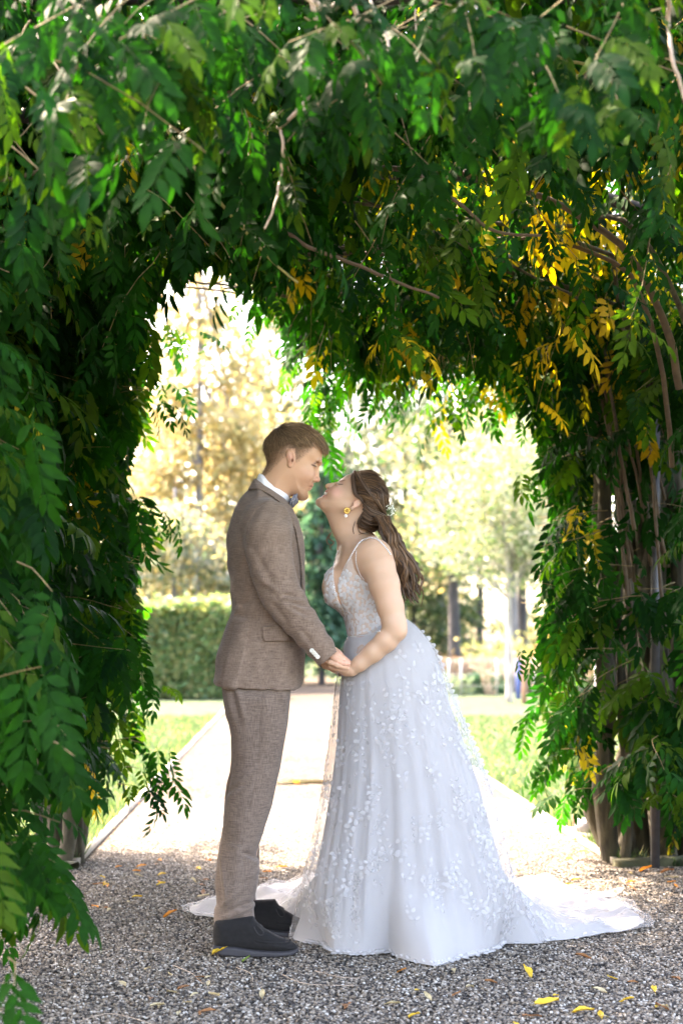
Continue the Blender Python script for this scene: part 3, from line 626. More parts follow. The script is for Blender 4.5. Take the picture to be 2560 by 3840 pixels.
v.build('added leafy wisteria wall shading the right side behind the stems', (1.95, 6.5, 0), [(wob([(1.85, y, -.03), (1.8, y, 1.4), (1.7, y, 2.8)], 14, .01), np.linspace(.03, .015, 14)) for y in (5.2, 6.35, 7.5)])
# ================================================================== beyond the pergola: hedge, trees, meadow
M_CROWN = leaf_material('tree_leaf', .5, .5, .35, (1.15, 1.2, .9))
def leaf_cloud(C, size, pal, shade=.25):
    n = len(C); d = rng.normal(size=(n, 3)); d /= np.linalg.norm(d, axis=1)[:, None]; e = np.cross(d, rng.normal(size=(n, 3))); e /= np.linalg.norm(e, axis=1)[:, None]
    s = size * rng.uniform(.6, 1.3, (n, 1)); V = np.stack([C - d * s, C + e * s * .5, C + d * s, C - e * s * .5], 1).reshape(-1, 3)
    pal = np.array(pal); k = rng.integers(len(pal), size=n); c = pal[k] * rng.uniform(1 - shade, 1 + shade, (n, 1)); return (V, np.arange(4 * n).reshape(-1, 4)), np.repeat(c, 4, 0)
def blob(c, r, n, per=36, spread=.17):
    m = max(4, n // per); u = rng.normal(size=(m, 3)); u /= np.linalg.norm(u, axis=1)[:, None]; q = u * (rng.random((m, 1)) ** .45)
    cl = np.array(c) + q * np.array(r); k = rng.integers(m, size=n); s = spread * min(r); return cl[k] + rng.normal(size=(n, 3)) * s * np.array([1.2, 1.2, .8])
def tree(label, name, base, H, blobs, pal, size, tr, bark, limbs=7, lean=0.0):
    base = np.array(base, float); root = tag(empty(name, tuple(base)), label, 'tree', 'trees beyond the lawn')
    top = base + [lean, 0, H]; t = wob([base + [0, 0, -.05], base + [lean * .3, 0, H * .35], base + [lean * .6, .05, H * .7], top], 14, .01 * H / 6)
    parts = [tube(t, np.linspace(tr, tr * .25, 14), 9)]
    cs = np.array([b[0] for b in blobs], float); rs = np.array([b[1] for b in blobs], float)
    for i in range(limbs):
        k = rng.integers(len(blobs)); s = t[int(rng.integers(6, 13))]; u = rng.normal(size=3); u /= np.linalg.norm(u); e = base + cs[k] + u * rs[k] * .75; m = (s + e) / 2 + [0, 0, .1 * H * rng.random()]
        parts.append(tube(catmull([s, m, e], 8), np.linspace(tr * .35, tr * .08, 8), 5))
    mk('trunk', parts, bark, root)
    C = np.concatenate([blob(base + np.array(b[0]), b[1], b[2]) for b in blobs]); C = C[C[:, 2] > .1]
    p, c = leaf_cloud(C, size, pal); tag(mk('crown', [p], M_CROWN, root, smooth=False, col=c), kind='stuff'); return root
BK_DARK = bark_material('dark_bark', (.02, .02, .025), (.07, .06, .06), 5); BK_PALE = bark_material('pale_bark', (.15, .13, .11), (.42, .38, .33), 9); BK_GREY = bark_material('grey_bark', (.08, .08, .09), (.2, .19, .19), 6)
YEL = [(0.338, 0.26, 0.124), (0.325, 0.273, 0.15), (0.378, 0.305, 0.169), (0.247, 0.227, 0.117), (0.325, 0.234, 0.11)]; OLI = [(0.105, 0.12, 0.065), (0.14, 0.15, 0.09), (0.075, 0.1, 0.05), (0.19, 0.175, 0.1), (0.18, 0.18, 0.135)]
GRN = [(.036, .085, .032), (.055, .105, .036), (.075, .115, .042), (.04, .075, .04)]; PAL = [(0.16, 0.18, 0.13), (0.2, 0.21, 0.165), (0.11, 0.145, 0.085), (0.24, 0.23, 0.195), (0.08, 0.115, 0.055)]; TEAL = [(.04, .115, .075), (.06, .135, .09), (.035, .09, .055)]; MIX = YEL[:3] + OLI + PAL[:2]
def Bg(px, D): return np.array([(px - 784) / 3510 * D, D, 0.0])
def zz(py, D): return CH + (1490 - py) / 3510 * D
# clipped hedge
def hedge():
    D = 33.0; x0, x1, y1, h = -9.5, (532 - 784) / 3510 * D, D + 2.0, zz(1395, D)
    r = tag(empty('hedge', ((x0 + x1) / 2, D, 0)), 'tall clipped green hedge across the lawn behind the man', 'hedge')
    n = 30000; f = rng.random(n); x = rng.uniform(x0, x1, n); z = rng.uniform(0.02, h, n); y = D + np.abs(rng.normal(0, .12, n)) + .12 * np.sin(x * 2.1) * np.sin(z * 2.7)
    t = f > .6; y[t] = rng.uniform(D, y1, t.sum()); z[t] = h + rng.normal(0, .09, t.sum()) + .08 * np.sin(x[t] * 1.7)
    e = f > .93; x[e] = x1 + rng.normal(0, .08, e.sum()); y[e] = rng.uniform(D, y1, e.sum()); z[e] = rng.uniform(0, h, e.sum())
    p, c = leaf_cloud(np.stack([x, y, z], 1), .075, [(.085, .17, .06), (.12, .20, .07), (.155, .205, .075), (.20, .22, .085), (.24, .225, .09), (.075, .14, .06)]); tag(mk('foliage', [p], M_CROWN, r, smooth=False, col=c), kind='stuff')
    mk('branch_core', [box(((x0 + x1) / 2 - .1, D + 1.05, h / 2 - .05), (x1 - x0 - .4, 1.5, h - .3))], plain('hedge_core', (.03, .04, .015), .95, 0, .4, 9), r, smooth=False)
hedge()
# autumn trees at the left, far to near
tree('tall golden autumn tree rising behind the hedge at the left', 'autumn_tree', Bg(455, 43), 12.5, [((0, 0, 10.2), (1.9, 1.7, 2.2), 1900), ((0, 0, 7.4), (2.2, 1.8, 2.4), 3300), ((-1.3, .2, 5.0), (1.4, 1.4, 1.6), 1500), ((1.5, 0, 5.4), (1.5, 1.5, 1.8), 1700), ((.2, 0, 3.9), (1.7, 1.4, 1.3), 1500)], YEL, .13, .16, BK_GREY, 12)
tree('sparse yellow autumn tree with sky gaps above the head of the man', 'autumn_tree', Bg(618, 50), 13.5, [((.1, 0, 11.4), (1.7, 1.6, 2.3), 1500), ((0, 0, 8.6), (1.9, 1.8, 2.3), 1900), ((-1.2, 0, 6.4), (1.5, 1.5, 1.7), 1300), ((1.2, 0, 6.0), (1.5, 1.5, 1.8), 1300), ((0, 0, 4.2), (1.9, 1.5, 1.5), 1500)], YEL[:4] + OLI[:3], .13, .13, BK_GREY, 14)
tree('pale olive bushy tree directly above the clipped hedge', 'bushy_tree', Bg(400, 39), 5.2, [((0, 0, 3.6), (2.3, 1.3, 1.25), 3400), ((1.5, 0, 2.7), (1.0, 1.0, 1.1), 1300), ((-2.2, 0, 3.2), (1.5, 1.2, 1.2), 1500)], PAL + YEL[:2], .10, .12, BK_GREY, 8)
tree('low orange tinted tree against the back of the man', 'autumn_tree', Bg(505, 46), 5.0, [((0, 0, 3.2), (1.6, 1.2, 1.5), 2200)], [(.28, .16, .05), (.24, .18, .07), (.16, .15, .07)], .11, .1, BK_GREY, 6)
tree('yellow tree at the far left seen past the dark wisteria column', 'autumn_tree', Bg(300, 47), 9.0, [((0, 0, 6.6), (2.1, 1.8, 2.4), 2400), ((.6, 0, 3.8), (1.9, 1.5, 1.4), 1600)], YEL, .13, .14, BK_GREY, 8)
# middle
tree('teal green conifer between the man and the woman', 'conifer', Bg(738, 46), 7.0, [((0, 0, 1.6), (1.25, 1.2, 1.3), 3000), ((0, 0, 3.3), (1.05, .95, 1.3), 2400), ((0, 0, 5.2), (.75, .65, 1.5), 1500)], TEAL, .12, .11, BK_DARK, 5)
tree('young green tree left of the conifer, behind the bow tie', 'young_tree', Bg(690, 48), 8.6, [((.2, 0, 6.0), (1.5, 1.3, 2.2), 2600), ((.3, 0, 1.9), (1.3, 1.2, 1.4), 1300)], GRN + OLI[:2], .13, .12, BK_DARK, 6)
tree('loose pale tree full of sky gaps between the two faces', 'loose_tree', Bg(800, 64), 16.0, [((0, 0, 13.6), (2.4, 2, 2.2), 1300), ((0, 0, 10.4), (2.4, 2, 2.4), 1500), ((-1.0, 0, 7.6), (2.0, 1.6, 1.8), 1200), ((1.6, 0, 7.3), (2.0, 1.6, 1.9), 1200)], PAL + OLI[:2], .15, .12, BK_GREY, 12)
tree('tall airy grey green tree behind the hair of the woman', 'loose_tree', Bg(925, 66), 15.0, [((.4, 0, 12.0), (2.4, 2, 2.2), 1300), ((0, 0, 9.2), (2.5, 2, 2.4), 1500), ((1.0, 0, 6.0), (2.0, 1.6, 1.7), 1300), ((-1.2, 0, 5.2), (1.7, 1.4, 1.6), 1300)], PAL + OLI[:2], .15, .13, BK_GREY, 12)
tree('green broad tree low behind the shoulder of the woman', 'broad_tree', Bg(950, 60), 7.0, [((0, 0, 3.6), (2.2, 1.6, 1.9), 2600), ((-1.6, 0, 2.2), (1.3, 1.2, 1.4), 1400), ((1.4, 0, 1.9), (1.6, 1.2, 1.3), 1400)], GRN + OLI[:3], .13, .17, BK_DARK, 7)
# clipped round tree on the right lawn
tree('small round clipped tree with a straight pale trunk on the right lawn', 'round_tree', Bg(1168, 31), 3.9, [((0, 0, 4.15), (1.75, 1.6, 1.55), 6200), ((0, 0, 3.0), (1.85, 1.6, .75), 2600)], [tuple(1.25 * q for q in p_) for p_ in PAL] + [(.08, .14, .05), (.17, .19, .08)], .062, .085, BK_PALE, 26)
# woodland edge behind
for px, D, r, H, lab, bk in ((1010, 62, .22, 12, 'grey upright trunk left of the dark ones', BK_GREY), (1045, 57, .26, 11, 'near black trunk left of the round tree', BK_DARK), (1098, 63, .18, 12, 'thin dark trunk just left of the pale trunk', BK_DARK), (1181, 52, .17, 11, 'grey trunk right beside the pale trunk of the round tree', BK_GREY), (1200, 53, .21, 12, 'broad black trunk right of the pale trunk of the round tree', BK_DARK), (1305, 50, .28, 11, 'dark leaning trunk at the edge of the right wisteria', BK_DARK), (560, 66, .2, 13, 'dark trunk behind the golden trees', BK_DARK)):
    tree('woodland tree with a ' + lab, 'woodland_tree', Bg(px, D), H, [((U(-.8, .8), 0, H * .72), (2.7, 2.2, H * .22), 1700), ((U(-.8, .8), .5, H * .47), (2.2, 2.0, H * .15), 900)], GRN + OLI + YEL[:2], .16, r, bk, 10, U(-.5, .5))
def wood_mass():
    C = []
    for i in range(46):
        x = U(-34, 40); D = U(72, 96); h = U(5.5, 9.5) if x > -18 else U(6, 9); C.append(blob((x, D, h * .5), (U(2.0, 3.6), 2, h * .5), 1000))
    for i in range(30): C.append(blob((U(-20, 26), U(58, 74), .9), (U(1.2, 2.4), 1, U(.9, 1.8)), 420))
    C = np.concatenate(C); C = C[C[:, 2] > 0]; p, c = leaf_cloud(C, .2, GRN + OLI + YEL[:3] + PAL[:2]); tag(mk('woodland', [p], M_CROWN, smooth=False, col=c), kind='stuff')
wood_mass()
def shrub(label, name, c, r, n, pal, size, cat='shrub'):
    C = blob(c, r, n, 30, .2); C[:, 2] = np.abs(C[:, 2]); root = tag(empty(name, (c[0], c[1], 0)), label, cat)
    p, cc = leaf_cloud(C, size, pal); tag(mk('foliage', [p], M_CROWN, root, smooth=False, col=cc), kind='stuff')
    mk('stem', [tube(catmull([(c[0] + U(-.1, .1), c[1], -.02), (c[0] + U(-.5, .5) * r[0], c[1], c[2]), (c[0] + U(-.8, .8) * r[0], c[1], c[2] + r[2] * .6)], 6), np.linspace(.02, .006, 6), 5) for k in range(5)], BK_DARK, root)
shrub('broad yellow green mound shrub behind the round tree', 'mound_shrub', (*Bg(1185, 48)[:2], .3), (1.9, 1.3, 1.15), 3800, [(.19, .20, .085), (.22, .21, .11), (.13, .16, .06), (.25, .22, .13)], .10)
shrub('orange shrub at the edge of the right wisteria column', 'orange_shrub', (*Bg(1285, 49)[:2], .4), (1.3, 1.0, 1.5), 2200, [(.30, .16, .04), (.29, .20, .06), (.22, .15, .06)], .11)
shrub('small rust coloured shrub right behind the lace skirt', 'rust_shrub', (*Bg(1015, 44)[:2], .3), (.9, .8, .65), 1300, [(.22, .11, .05), (.19, .14, .07), (.11, .11, .055)], .09)
shrub('low dark green clipped shrub beside the pale trunk', 'low_shrub', (*Bg(1108, 37)[:2], .15), (.62, .4, .33), 1500, [(.03, .09, .05), (.05, .12, .06)], .05)
shrub('grey green low plant next to the lace skirt', 'low_plant', (*Bg(1045, 36)[:2], .15), (.35, .3, .38), 900, [(.16, .22, .14), (.22, .27, .18)], .05, 'plant')
def bare_shrub(px, D, lab):
    b = Bg(px, D); st = [tube(catmull([b + [U(-.1, .1), 0, -.02], b + [U(-.25, .25), U(-.1, .1), .4], b + [U(-.5, .5), U(-.2, .2), U(.6, .95)]], 6), np.linspace(.012, .004, 6), 4) for i in range(16)]
    tag(mk('bare_shrub', st, plain('bare_twig_pale', (.38, .28, .2), .8, 0, .2, 30)), lab, 'shrub')
bare_shrub(1125, 35.5, 'bare twiggy shrub in front of the low dark shrub'); 
def meadow():
    n = 26000; D = rng.uniform(38, 47, n); px = rng.uniform(985, 1330, n); x = (px - 784) / 3510 * D; h = rng.uniform(.35, .85, n); a = rng.uniform(0, 2 * PI, n); w_ = .012
    b = np.stack([x, D, np.zeros(n)], 1); dx = np.stack([np.cos(a), np.sin(a), 0 * a], 1) * w_; tp = b + np.stack([rng.normal(0, .12, n), rng.normal(0, .12, n), h], 1)
    V = np.stack([b - dx, b + dx, tp + dx * 1.5, tp - dx * 1.5], 1).reshape(-1, 3); pal = np.array([(.25, .185, .15), (.28, .23, .175), (.22, .185, .115), (.27, .195, .165)]); c = pal[rng.integers(4, size=n)]
    tag(mk('tall_meadow_grass', [(V, np.arange(4 * n).reshape(-1, 4))], leaf_material('dry_grass', .4, .7, .2, (1.1, 1.1, 1)), col=np.repeat(c, 4, 0)), kind='stuff')
meadow()
def stake(px, py0, py1, D, wpx, mat, lab, nm, rnd):
    b = Bg(px, D); h = zz(py1, D); r = wpx / 3510 * D / 2
    o = mk(nm, [tube([b + [0, 0, -.05], b + [.01, 0, h * .5], b + [0, 0, h - .03], b + [0, 0, h]], [r, r, r * .97, r * .7], 10)] if rnd else [box(b + [0, 0, h / 2], (2 * r, 2 * r, h)), box(b + [0, 0, h + .012], (2.3 * r, 2.3 * r, .03))], mat, smooth=False); tag(o, lab, 'post')
stake(1189, 1606, 1517, 33, 11, plain('blue_paint', (.06, .09, .24), .6, 0, .2, 10), 'blue square post standing right of the pale trunk', 'square_post', False)
stake(1203, 1618, 1535, 30.5, 13, plain('brown_wood', (.22, .12, .07), .85, 0, .3, 20), 'short round brown wooden post right of the blue post', 'wooden_post', True)
# wire fence stretched low along the far lawn
def wire_fence():
    r = tag(empty('wire_fence', tuple(Bg(1120, 34.5))), 'thin low wire fence with slim stakes on the far right lawn', 'fence')
    xs = [1030, 1058, 1140, 1225, 1290]; m = plain('galvanised_wire', (.35, .36, .36), .5, .6)
    for x in xs: b = Bg(x, 34.5); mk('stake', [tube([b, b + [0, 0, .85]], .016, 6)], m, r)
    for z in (.25, .5, .8): mk('wire', [tube([Bg(x, 34.5) + [0, 0, z] for x in xs], .003, 4)], m, r)
wire_fence()

# ================================================================== leaves lying on the ground
M_FALL = leaf_material('fallen_leaf', .25, .6, .25, (1.1, 1.0, .8))
def fallen():
    r = np.random.default_rng(3); shapes = []
    for k in range(6):
        L, W = 1.0, r.uniform(.3, .46); st = np.linspace(0, 1, 6); wv = np.sin(PI * st ** .85) * W * .5 * (1 + r.normal(0, .12, 6)); wv[0] = .02; wv[-1] = .01; cur = r.uniform(.1, .5)
        V = []; 
        for s, w_ in zip(st, wv): zc = .06 + cur * .25 * math.sin(PI * s) * r.uniform(.7, 1.2); V += [(s - .5, -w_, zc + .08 * r.uniform(.3, 1.6)), (s - .5, 0, zc - .02), (s - .5, w_, zc + .08 * r.uniform(.3, 1.6))]
        V += [(-.5, .008, .06), (-.78, 0, .03), (-.5, -.008, .06)]
        ii = np.arange(5)[:, None] * 3; jj = np.arange(2)[None]; q = np.stack([ii + jj, ii + 3 + jj, ii + 4 + jj, ii + 1 + jj], -1).reshape(-1, 4); shapes.append((np.array(V), [q, np.array([[18, 19, 20]])]))
    pal = {'orange': (.62, .24, .03), 'yellow': (.68, .46, .05), 'pale': (.52, .44, .27), 'brown': (.26, .12, .05), 'green': (.17, .26, .05)}
    md = {}
    def put(sx, sy, L, colr, lab, grp=None, z=.006):
        k = int(r.integers(6)); 
        if (k, colr) not in md: md[k, colr] = mesh_data('fallen_leaf', [shapes[k]], M_FALL, col=np.tile(np.array(pal[colr]), (len(shapes[k][0]), 1)) * r.uniform(.8, 1.2, (len(shapes[k][0]), 1)))
        o = bpy.data.objects.new('fallen_leaf', md[k, colr]); COL.objects.link(o); g = G(sx, sy); o.location = (g[0], g[1], z); o.scale = (L,) * 3; o.rotation_euler = (r.normal(0, .2), r.normal(0, .2), r.uniform(0, 6.28)); tag(o, lab, 'leaf', grp or 'fallen leaves on the ground')
    for a in ((830, 3594, .10, 'yellow', 'bright yellow leaf lying at the heel of the near shoe', .02), (640, 3437, .075, 'orange', 'large orange leaf on the gravel left of the lace train tip'), (1972, 3656, .085, 'yellow', 'yellow leaf on the gravel below the right front of the lace hem'), (1505, 3650, .04, 'orange', 'small amber leaf just below the lowest point of the hem'),
              (2185, 3598, .06, 'brown', 'curled brown leaf on the gravel below the train'), (2050, 3770, .075, 'yellow', 'long yellow leaf near the bottom edge, centre right'), (2185, 3805, .07, 'yellow', 'broad yellow leaf at the bottom edge right of centre'), (2250, 3820, .06, 'yellow', 'yellow leaf at the bottom right edge, beside a broad yellow one'), (2450, 3720, .055, 'yellow', 'yellow leaf alone near the right frame edge below the train'),
              (1300, 3790, .075, 'brown', 'pinkish brown leaf at the bottom centre of the gravel'), (1470, 3775, .05, 'pale', 'pale leaf right of the pinkish brown one at the bottom centre'), (960, 3248, .045, 'orange', 'orange leaf behind the trouser leg at the shadow edge'), (1003, 3276, .045, 'orange', 'orange brown leaf right behind the knee of the man'), (990, 3300, .04, 'brown', 'dark brown leaf behind the trouser leg'), (1055, 3258, .055, 'orange', 'bright orange leaf between the trousers and the lace skirt'), (1935, 3285, .06, 'pale', 'cream leaf on the gravel right behind the lace skirt'),
              (405, 3330, .04, 'orange', 'small orange leaf on the shaded gravel left of the trousers'), (555, 3640, .035, 'pale', 'pale leaf on the open gravel left of the shoes'), (2420, 3268, .09, 'orange', 'long orange leaf lying against the mossy sill'), (2360, 3282, .05, 'pale', 'cream leaf beside the long orange one near the mossy sill'), (2500, 3275, .07, 'brown', 'brown leaf against the mossy sill at the right'),
              (1935, 3860, .05, 'yellow', 'yellow leaf cut by the bottom edge of the photo'), (1110, 2937, .09, 'orange', 'orange leaves patch on the sunlit path between the couple'), (925, 3605, .04, 'green', 'green leaf beneath the middle of the near shoe sole'), (2140, 3325, .045, 'green', 'small green leaf on the gravel behind the train'), (2300, 3350, .05, 'green', 'light green leaf on the gravel right behind the train')): put(*a[:5], None, *(a[5:] if len(a) > 5 else ()))
    for n, x0, x1, y0, y1, cs, zn in ((26, 320, 790, 3230, 3420, ('orange', 'yellow', 'pale', 'brown'), 'on the shaded gravel left of the man'), (18, 420, 1000, 3640, 3830, ('pale', 'brown', 'pale'), 'on the gravel in the left foreground'), (20, 1500, 2540, 3640, 3830, ('pale', 'brown', 'yellow'), 'on the gravel in the right foreground'), (14, 2060, 2540, 3275, 3345, ('orange', 'pale', 'brown'), 'on the gravel behind the train'), (26, 420, 820, 2950, 3210, ('orange', 'pale', 'brown'), 'on the sunlit path left of the man'), (30, 1880, 2250, 2760, 3080, ('pale', 'orange', 'pale'), 'on the sunlit right lawn'), (10, 2130, 2330, 3150, 3230, ('orange', 'pale'), 'at the foot of the right wisteria')):
        for i in range(n): c = cs[i % len(cs)]; qx, qy = r.uniform(x0, x1), r.uniform(y0, y1); where = ('far', 'near')[qy > (y0 + y1) / 2] + ' ' + ('left', 'middle', 'right')[min(2, int(3 * (qx - x0) / (x1 - x0)))]; put(qx, qy, r.uniform(.03, .055), c, 'small %s fallen leaf %s, %s' % (c, zn, where), 'small fallen leaves ' + zn)
    st = []
    for a, b, c, wh in (((885, 3627), (940, 3650), (948, 3680), 'below the near shoe'), ((300, 3830), (420, 3800), (600, 3850), 'at the bottom left of the photo'), ((1060, 3655), (1150, 3690), (1330, 3695), 'under the left part of the hem'), ((2300, 3550), (2330, 3590), (2350, 3610), 'under the right end of the train'), ((1180, 3640), (1280, 3665), (1350, 3668), 'below the middle of the hem'), ((650, 3620), (720, 3650), (760, 3690), 'left of the near shoe, toward the frame'), ((2230, 3300), (2330, 3310), (2440, 3330), 'behind the train at the right'), ((500, 3560), (560, 3570), (640, 3565), 'left of the shoes beside the train tip')):
        tag(mk('fallen_twig', [tube(catmull([G(*a, .008), G(*b, .012), G(*c, .008)], 8), .0010, 4)], M_PALE), 'thin pale twig lying on the gravel ' + wh, 'twig', 'thin twigs on the gravel')
fallen()
# ================================================================== the couple
DM = 5.58                                   # distance of both middle planes
K = F / DM                                  # photo pixels per metre there
M_SKIN = attr_mat('skin', .48, .35, .18, .05, 260, .06)
M_SUIT = suit_material('brown_suit_cloth', (.122, .084, .062), (.248, .176, .133))
M_TROUSER = suit_material('brown_trouser_cloth', (.104, .075, .058), (.212, .156, .124))
M_DARKCLOTH = plain('dark_lining', (.035, .022, .018), .8)
M_SHIRT = plain('white_shirt', (.78, .79, .82), .8, 0, .03, 200, .05)
M_SUEDE = plain('black_suede', (.0065, .0055, .0055), .95, 0, .5, 60, .2)
M_SOLE = plain('dark_rubber', (.030, .028, .032), .7, 0, .15, 40)
M_LACE = plain('shoe_lace', (.03, .027, .025), .8)
M_HAIR = attr_mat('hair_strand', .42, .35)
def E(sx, sy, lat, r, ang=0.0): return ell(S(sx, sy, DM) + [0, lat, 0], r, ang)      # lat < 0 lies towards the camera
def Cp(a, b, ra, rb=None): return cap(S(a[0], a[1], DM) + [0, a[2], 0], S(b[0], b[1], DM) + [0, b[2], 0], ra, rb)
def Wz(rows):                                # half width as a function of height, given by photo rows
    zs = np.array([S(0, r, DM)[2] for r, _ in rows])[::-1]; ws = np.array([q for _, q in rows])[::-1]
    zf = np.linspace(zs[0] - .06, zs[-1] + .06, 400); wf = np.interp(zf, zs, ws); kk = np.exp(-.5 * (np.arange(-60, 61) * (zf[1] - zf[0]) / .012) ** 2); kk /= kk.sum(); wf = np.convolve(np.pad(wf, 60, mode='edge'), kk, 'valid')
    return lambda x, z: np.interp(z, zf, wf)
def hand(fd, wrist, kn, tipdirs, spread, r0, flat, k=.006, thumb=None):
    """palm from wrist to knuckles, four fingers as bent chains, a thumb from the palm's side. spread: unit vector across the knuckles"""
    wrist, kn, sp = np.array(wrist), np.array(kn), np.array(spread, float); sp /= np.linalg.norm(sp)
    d = kn - wrist; L = np.linalg.norm(d); d /= L; nrm = np.cross(d, sp); M = np.stack([d, sp, nrm])
    fd.put(ell((wrist + kn * 1.15) / 2.15, (L * .62, flat, r0 * 1.05), M=M), k)
    for i, o in enumerate((-1, -.33, .33, 1)):
        b = kn + sp * o * flat * .74 - d * abs(o) * .006; p = b - d * .02; ln = (.80, 1.0, .94, .76)[i]
        fd.put(cap(p, b, r0 * .62, r0 * .58), .004)
        q = b
        for j, (dv, l) in enumerate(tipdirs):
            dv = np.array(dv, float); dv /= np.linalg.norm(dv); e = q + dv * l * ln; fd.put(cap(q, e, r0 * (.57 - .07 * j), r0 * (.50 - .07 * j)), .0025); q = e
    if thumb is not None:
        pts = np.array(thumb); rr = [r0 * .85, r0 * .66, r0 * .55, r0 * .46]
        for a, b, ra, rb in zip(pts[:-1], pts[1:], rr[:-1], rr[1:]): fd.put(cap(a, b, ra, rb), .005)
def px3(sx, sy, D): return S(sx, sy, D)

# ------------------------------------------------------------------ the man
def build_man():
    root = tag(empty('person', (S(930, 2600, DM)[0], DM, 0)), 'person in a brown suit and blue bow tie, leaning down with closed eyes', 'person', 'wedding couple')
    # head, neck
    prof = pl([(992, 1760), (1001, 1740), (999, 1712), (995, 1680), (1003, 1645), (1034, 1616), (1070, 1601), (1110, 1597), (1150, 1605), (1185, 1628), (1203, 1658), (1210, 1688), (1209.5, 1707), (1206, 1724), (1200.5, 1738), (1191, 1750), (1187, 1765), (1183, 1785), (1178, 1800), (1175.5, 1809), (1174, 1816), (1172, 1824), (1166, 1829), (1160, 1837), (1152.5, 1845), (1150, 1853), (1148, 1863), (1141, 1871), (1124, 1875), (1108, 1868), (1090, 1860), (1084, 1874), (1088, 1930), (960, 1930), (972, 1800)], DM)
    fd = Field(S(940, 1935, DM) + [0, -.14, 0], S(1230, 1580, DM) + [0, .14, 0], .0022)
    Wm = Wz([(1590, .060), (1630, .074), (1680, .078), (1730, .076), (1770, .070), (1810, .061), (1850, .054), (1880, .058), (1930, .075)])
    fd.put(inflate(prof, DM, .082, Wm, 2.0))
    for s in (-1, 1):
        fd.put(E(1150, 1786, s * .046, (.026, .016, .018), -.3), .03)                 # cheek
        fd.put(E(1198, 1736, s * .024, (.010, .024, .008)), .012)                     # brow ridge
        fd.put(E(1189, 1751, s * .036, (.013, .016, .009)), .012, 's')                 # eye socket
        fd.put(E(1179, 1750, s * .0335, (.0120, .0125, .0100)), .008)                  # closed lid over the eye
        fd.put(E(1181.5, 1801, s * .0125, (.0088, .0072, .0070), .2), .006)              # nostril wing
        fd.put(E(1184, 1807, s * .0065, (.0045, .003, .003), .4), .003, 's')
    fd.put(Cp((1188, 1752, 0), (1187, 1775, 0), .0072, .0078), .010); fd.put(Cp((1187, 1775, 0), (1189, 1796, 0), .0078, .0085), .006); fd.put(E(1189.5, 1799, 0, (.0100, .0100, .0092)), .006)
    fd.put(E(1168.5, 1819, 0, (.0075, .022, .0062), .5), .005); fd.put(E(1161.5, 1831.5, 0, (.0078, .019, .0062), .6), .005)
    fd.put(E(1137, 1862, 0, (.018, .020, .014)), .015)
    for s in (-1, 1):                                                                   # ears
        a = .22; fd.put(E(1092, 1723, s * .0795, (.0150, .0065, .0270), a), .005); fd.put(E(1089.5, 1752, s * .0765, (.0085, .0055, .0110), a), .005)
        fd.put(E(1096, 1722, s * .088, (.0085, .0065, .0175), a), .003, 's'); fd.put(E(1097, 1737, s * .082, (.0050, .0080, .0065)), .002, 's'); fd.put(E(1091, 1726, s * .0835, (.0030, .0035, .015), a), .003)
    V, Q = fd.mesh(); n1 = len(V)
    # colours of the head: blush, lips, brows, stubble, cropped sides
    base = np.array([.61, .365, .235]); c = np.tile(base, (n1, 1)); P = lambda sx, sy, lat=0: S(sx, sy, DM) + [0, lat, 0]
    def mixc(colr, wgt): wgt = np.clip(wgt, 0, 1); c[:] = c * (1 - wgt[:, None]) + np.array(colr) * wgt[:, None]
    sx = V[:, 0] * K + CXP; sy = HYP - (V[:, 2] - CH) * K; lat = np.abs(V[:, 1] - DM)
    for s in (-1, 1): mixc((.66, .33, .24), .40 * gauss(V, P(1150, 1785, s * .05), (.03, .04, .025))); mixc((.62, .30, .22), .6 * gauss(V, P(1093, 1730, s * .085), (.016, .02, .032)))
    mixc((.64, .31, .23), .5 * gauss(V, P(1191, 1800), (.015, .03, .015)))
    lip = np.clip(gauss(V, P(1170, 1819), (.0095, .020, .0062)) + gauss(V, P(1164, 1831.5), (.0095, .018, .0062)), 0, 1); mixc((.52, .22, .18), .85 * lip)
    nz = rng.random(n1)
    beard = np.clip(gauss(V, P(1137, 1866), (.026, .034, .017)) * 1.2 + .55 * gauss(V, P(1110, 1858, -.04), (.02, .03, .014)) + .6 * gauss(V, P(1172, 1811, -.014), (.007, .016, .006)) + .35 * gauss(V, P(1130, 1838, -.04), (.012, .03, .02)), 0, 1) * (1 - lip); mixc((.20, .105, .055), beard * (.5 + .45 * nz))
    br = np.clip(sum(gauss(V, P(1196 - 7 * t_, 1737 - 2 * t_ + 2.5 * t_ * t_, s * (.024 + .010 * t_)), (.006, .020, .0032)) for s in (-1, 1) for t_ in (0, 1, 2)), 0, 1); mixc((.17, .095, .05), br * .95)
    for s in (-1, 1):
        lash = np.clip(sum(gauss(V, P(1184 - 4.2 * t_, 1754 - 1.7 * t_ , s * (.036 + .0035 * t_)), (.0044, .025, .0024)) for t_ in (0, 1, 2, 3)), 0, 1); mixc((.06, .035, .025), lash * .92)
        mixc((.42, .22, .15), .6 * gauss(V, P(1176, 1745, s * .04), (.012, .03, .0022)))
        mixc((.12, .05, .04), .9 * gauss(V, P(1098, 1737, s * .08), (.0045, .012, .006)))  # shade painted into the ear hollow
    mixc((.10, .04, .03), .8 * gauss(V, P(1183, 1807, -.010), (.0045, .005, .0022)) + .0); mixc((.16, .06, .05), .85 * gauss(V, P(1167, 1825.5, -.012), (.012, .030, .0017)))  # shade painted into the nostril and along the mouth line
    hl = interp(sx, [985, 1000, 1030, 1055, 1085, 1115, 1140, 1160, 1175], [1770, 1768, 1742, 1720, 1696, 1728, 1704, 1684, 1668])     # lower border of the cropped hair
    fade = np.clip((hl + 22 - sy) / 46, 0, 1) ** .8 * (sx < 1178) * np.clip((1178 - sx) / 12, 0, 1) * (lat < .0815); fade[(sx > 1078) & (sx < 1110) & (sy > 1690)] = 0
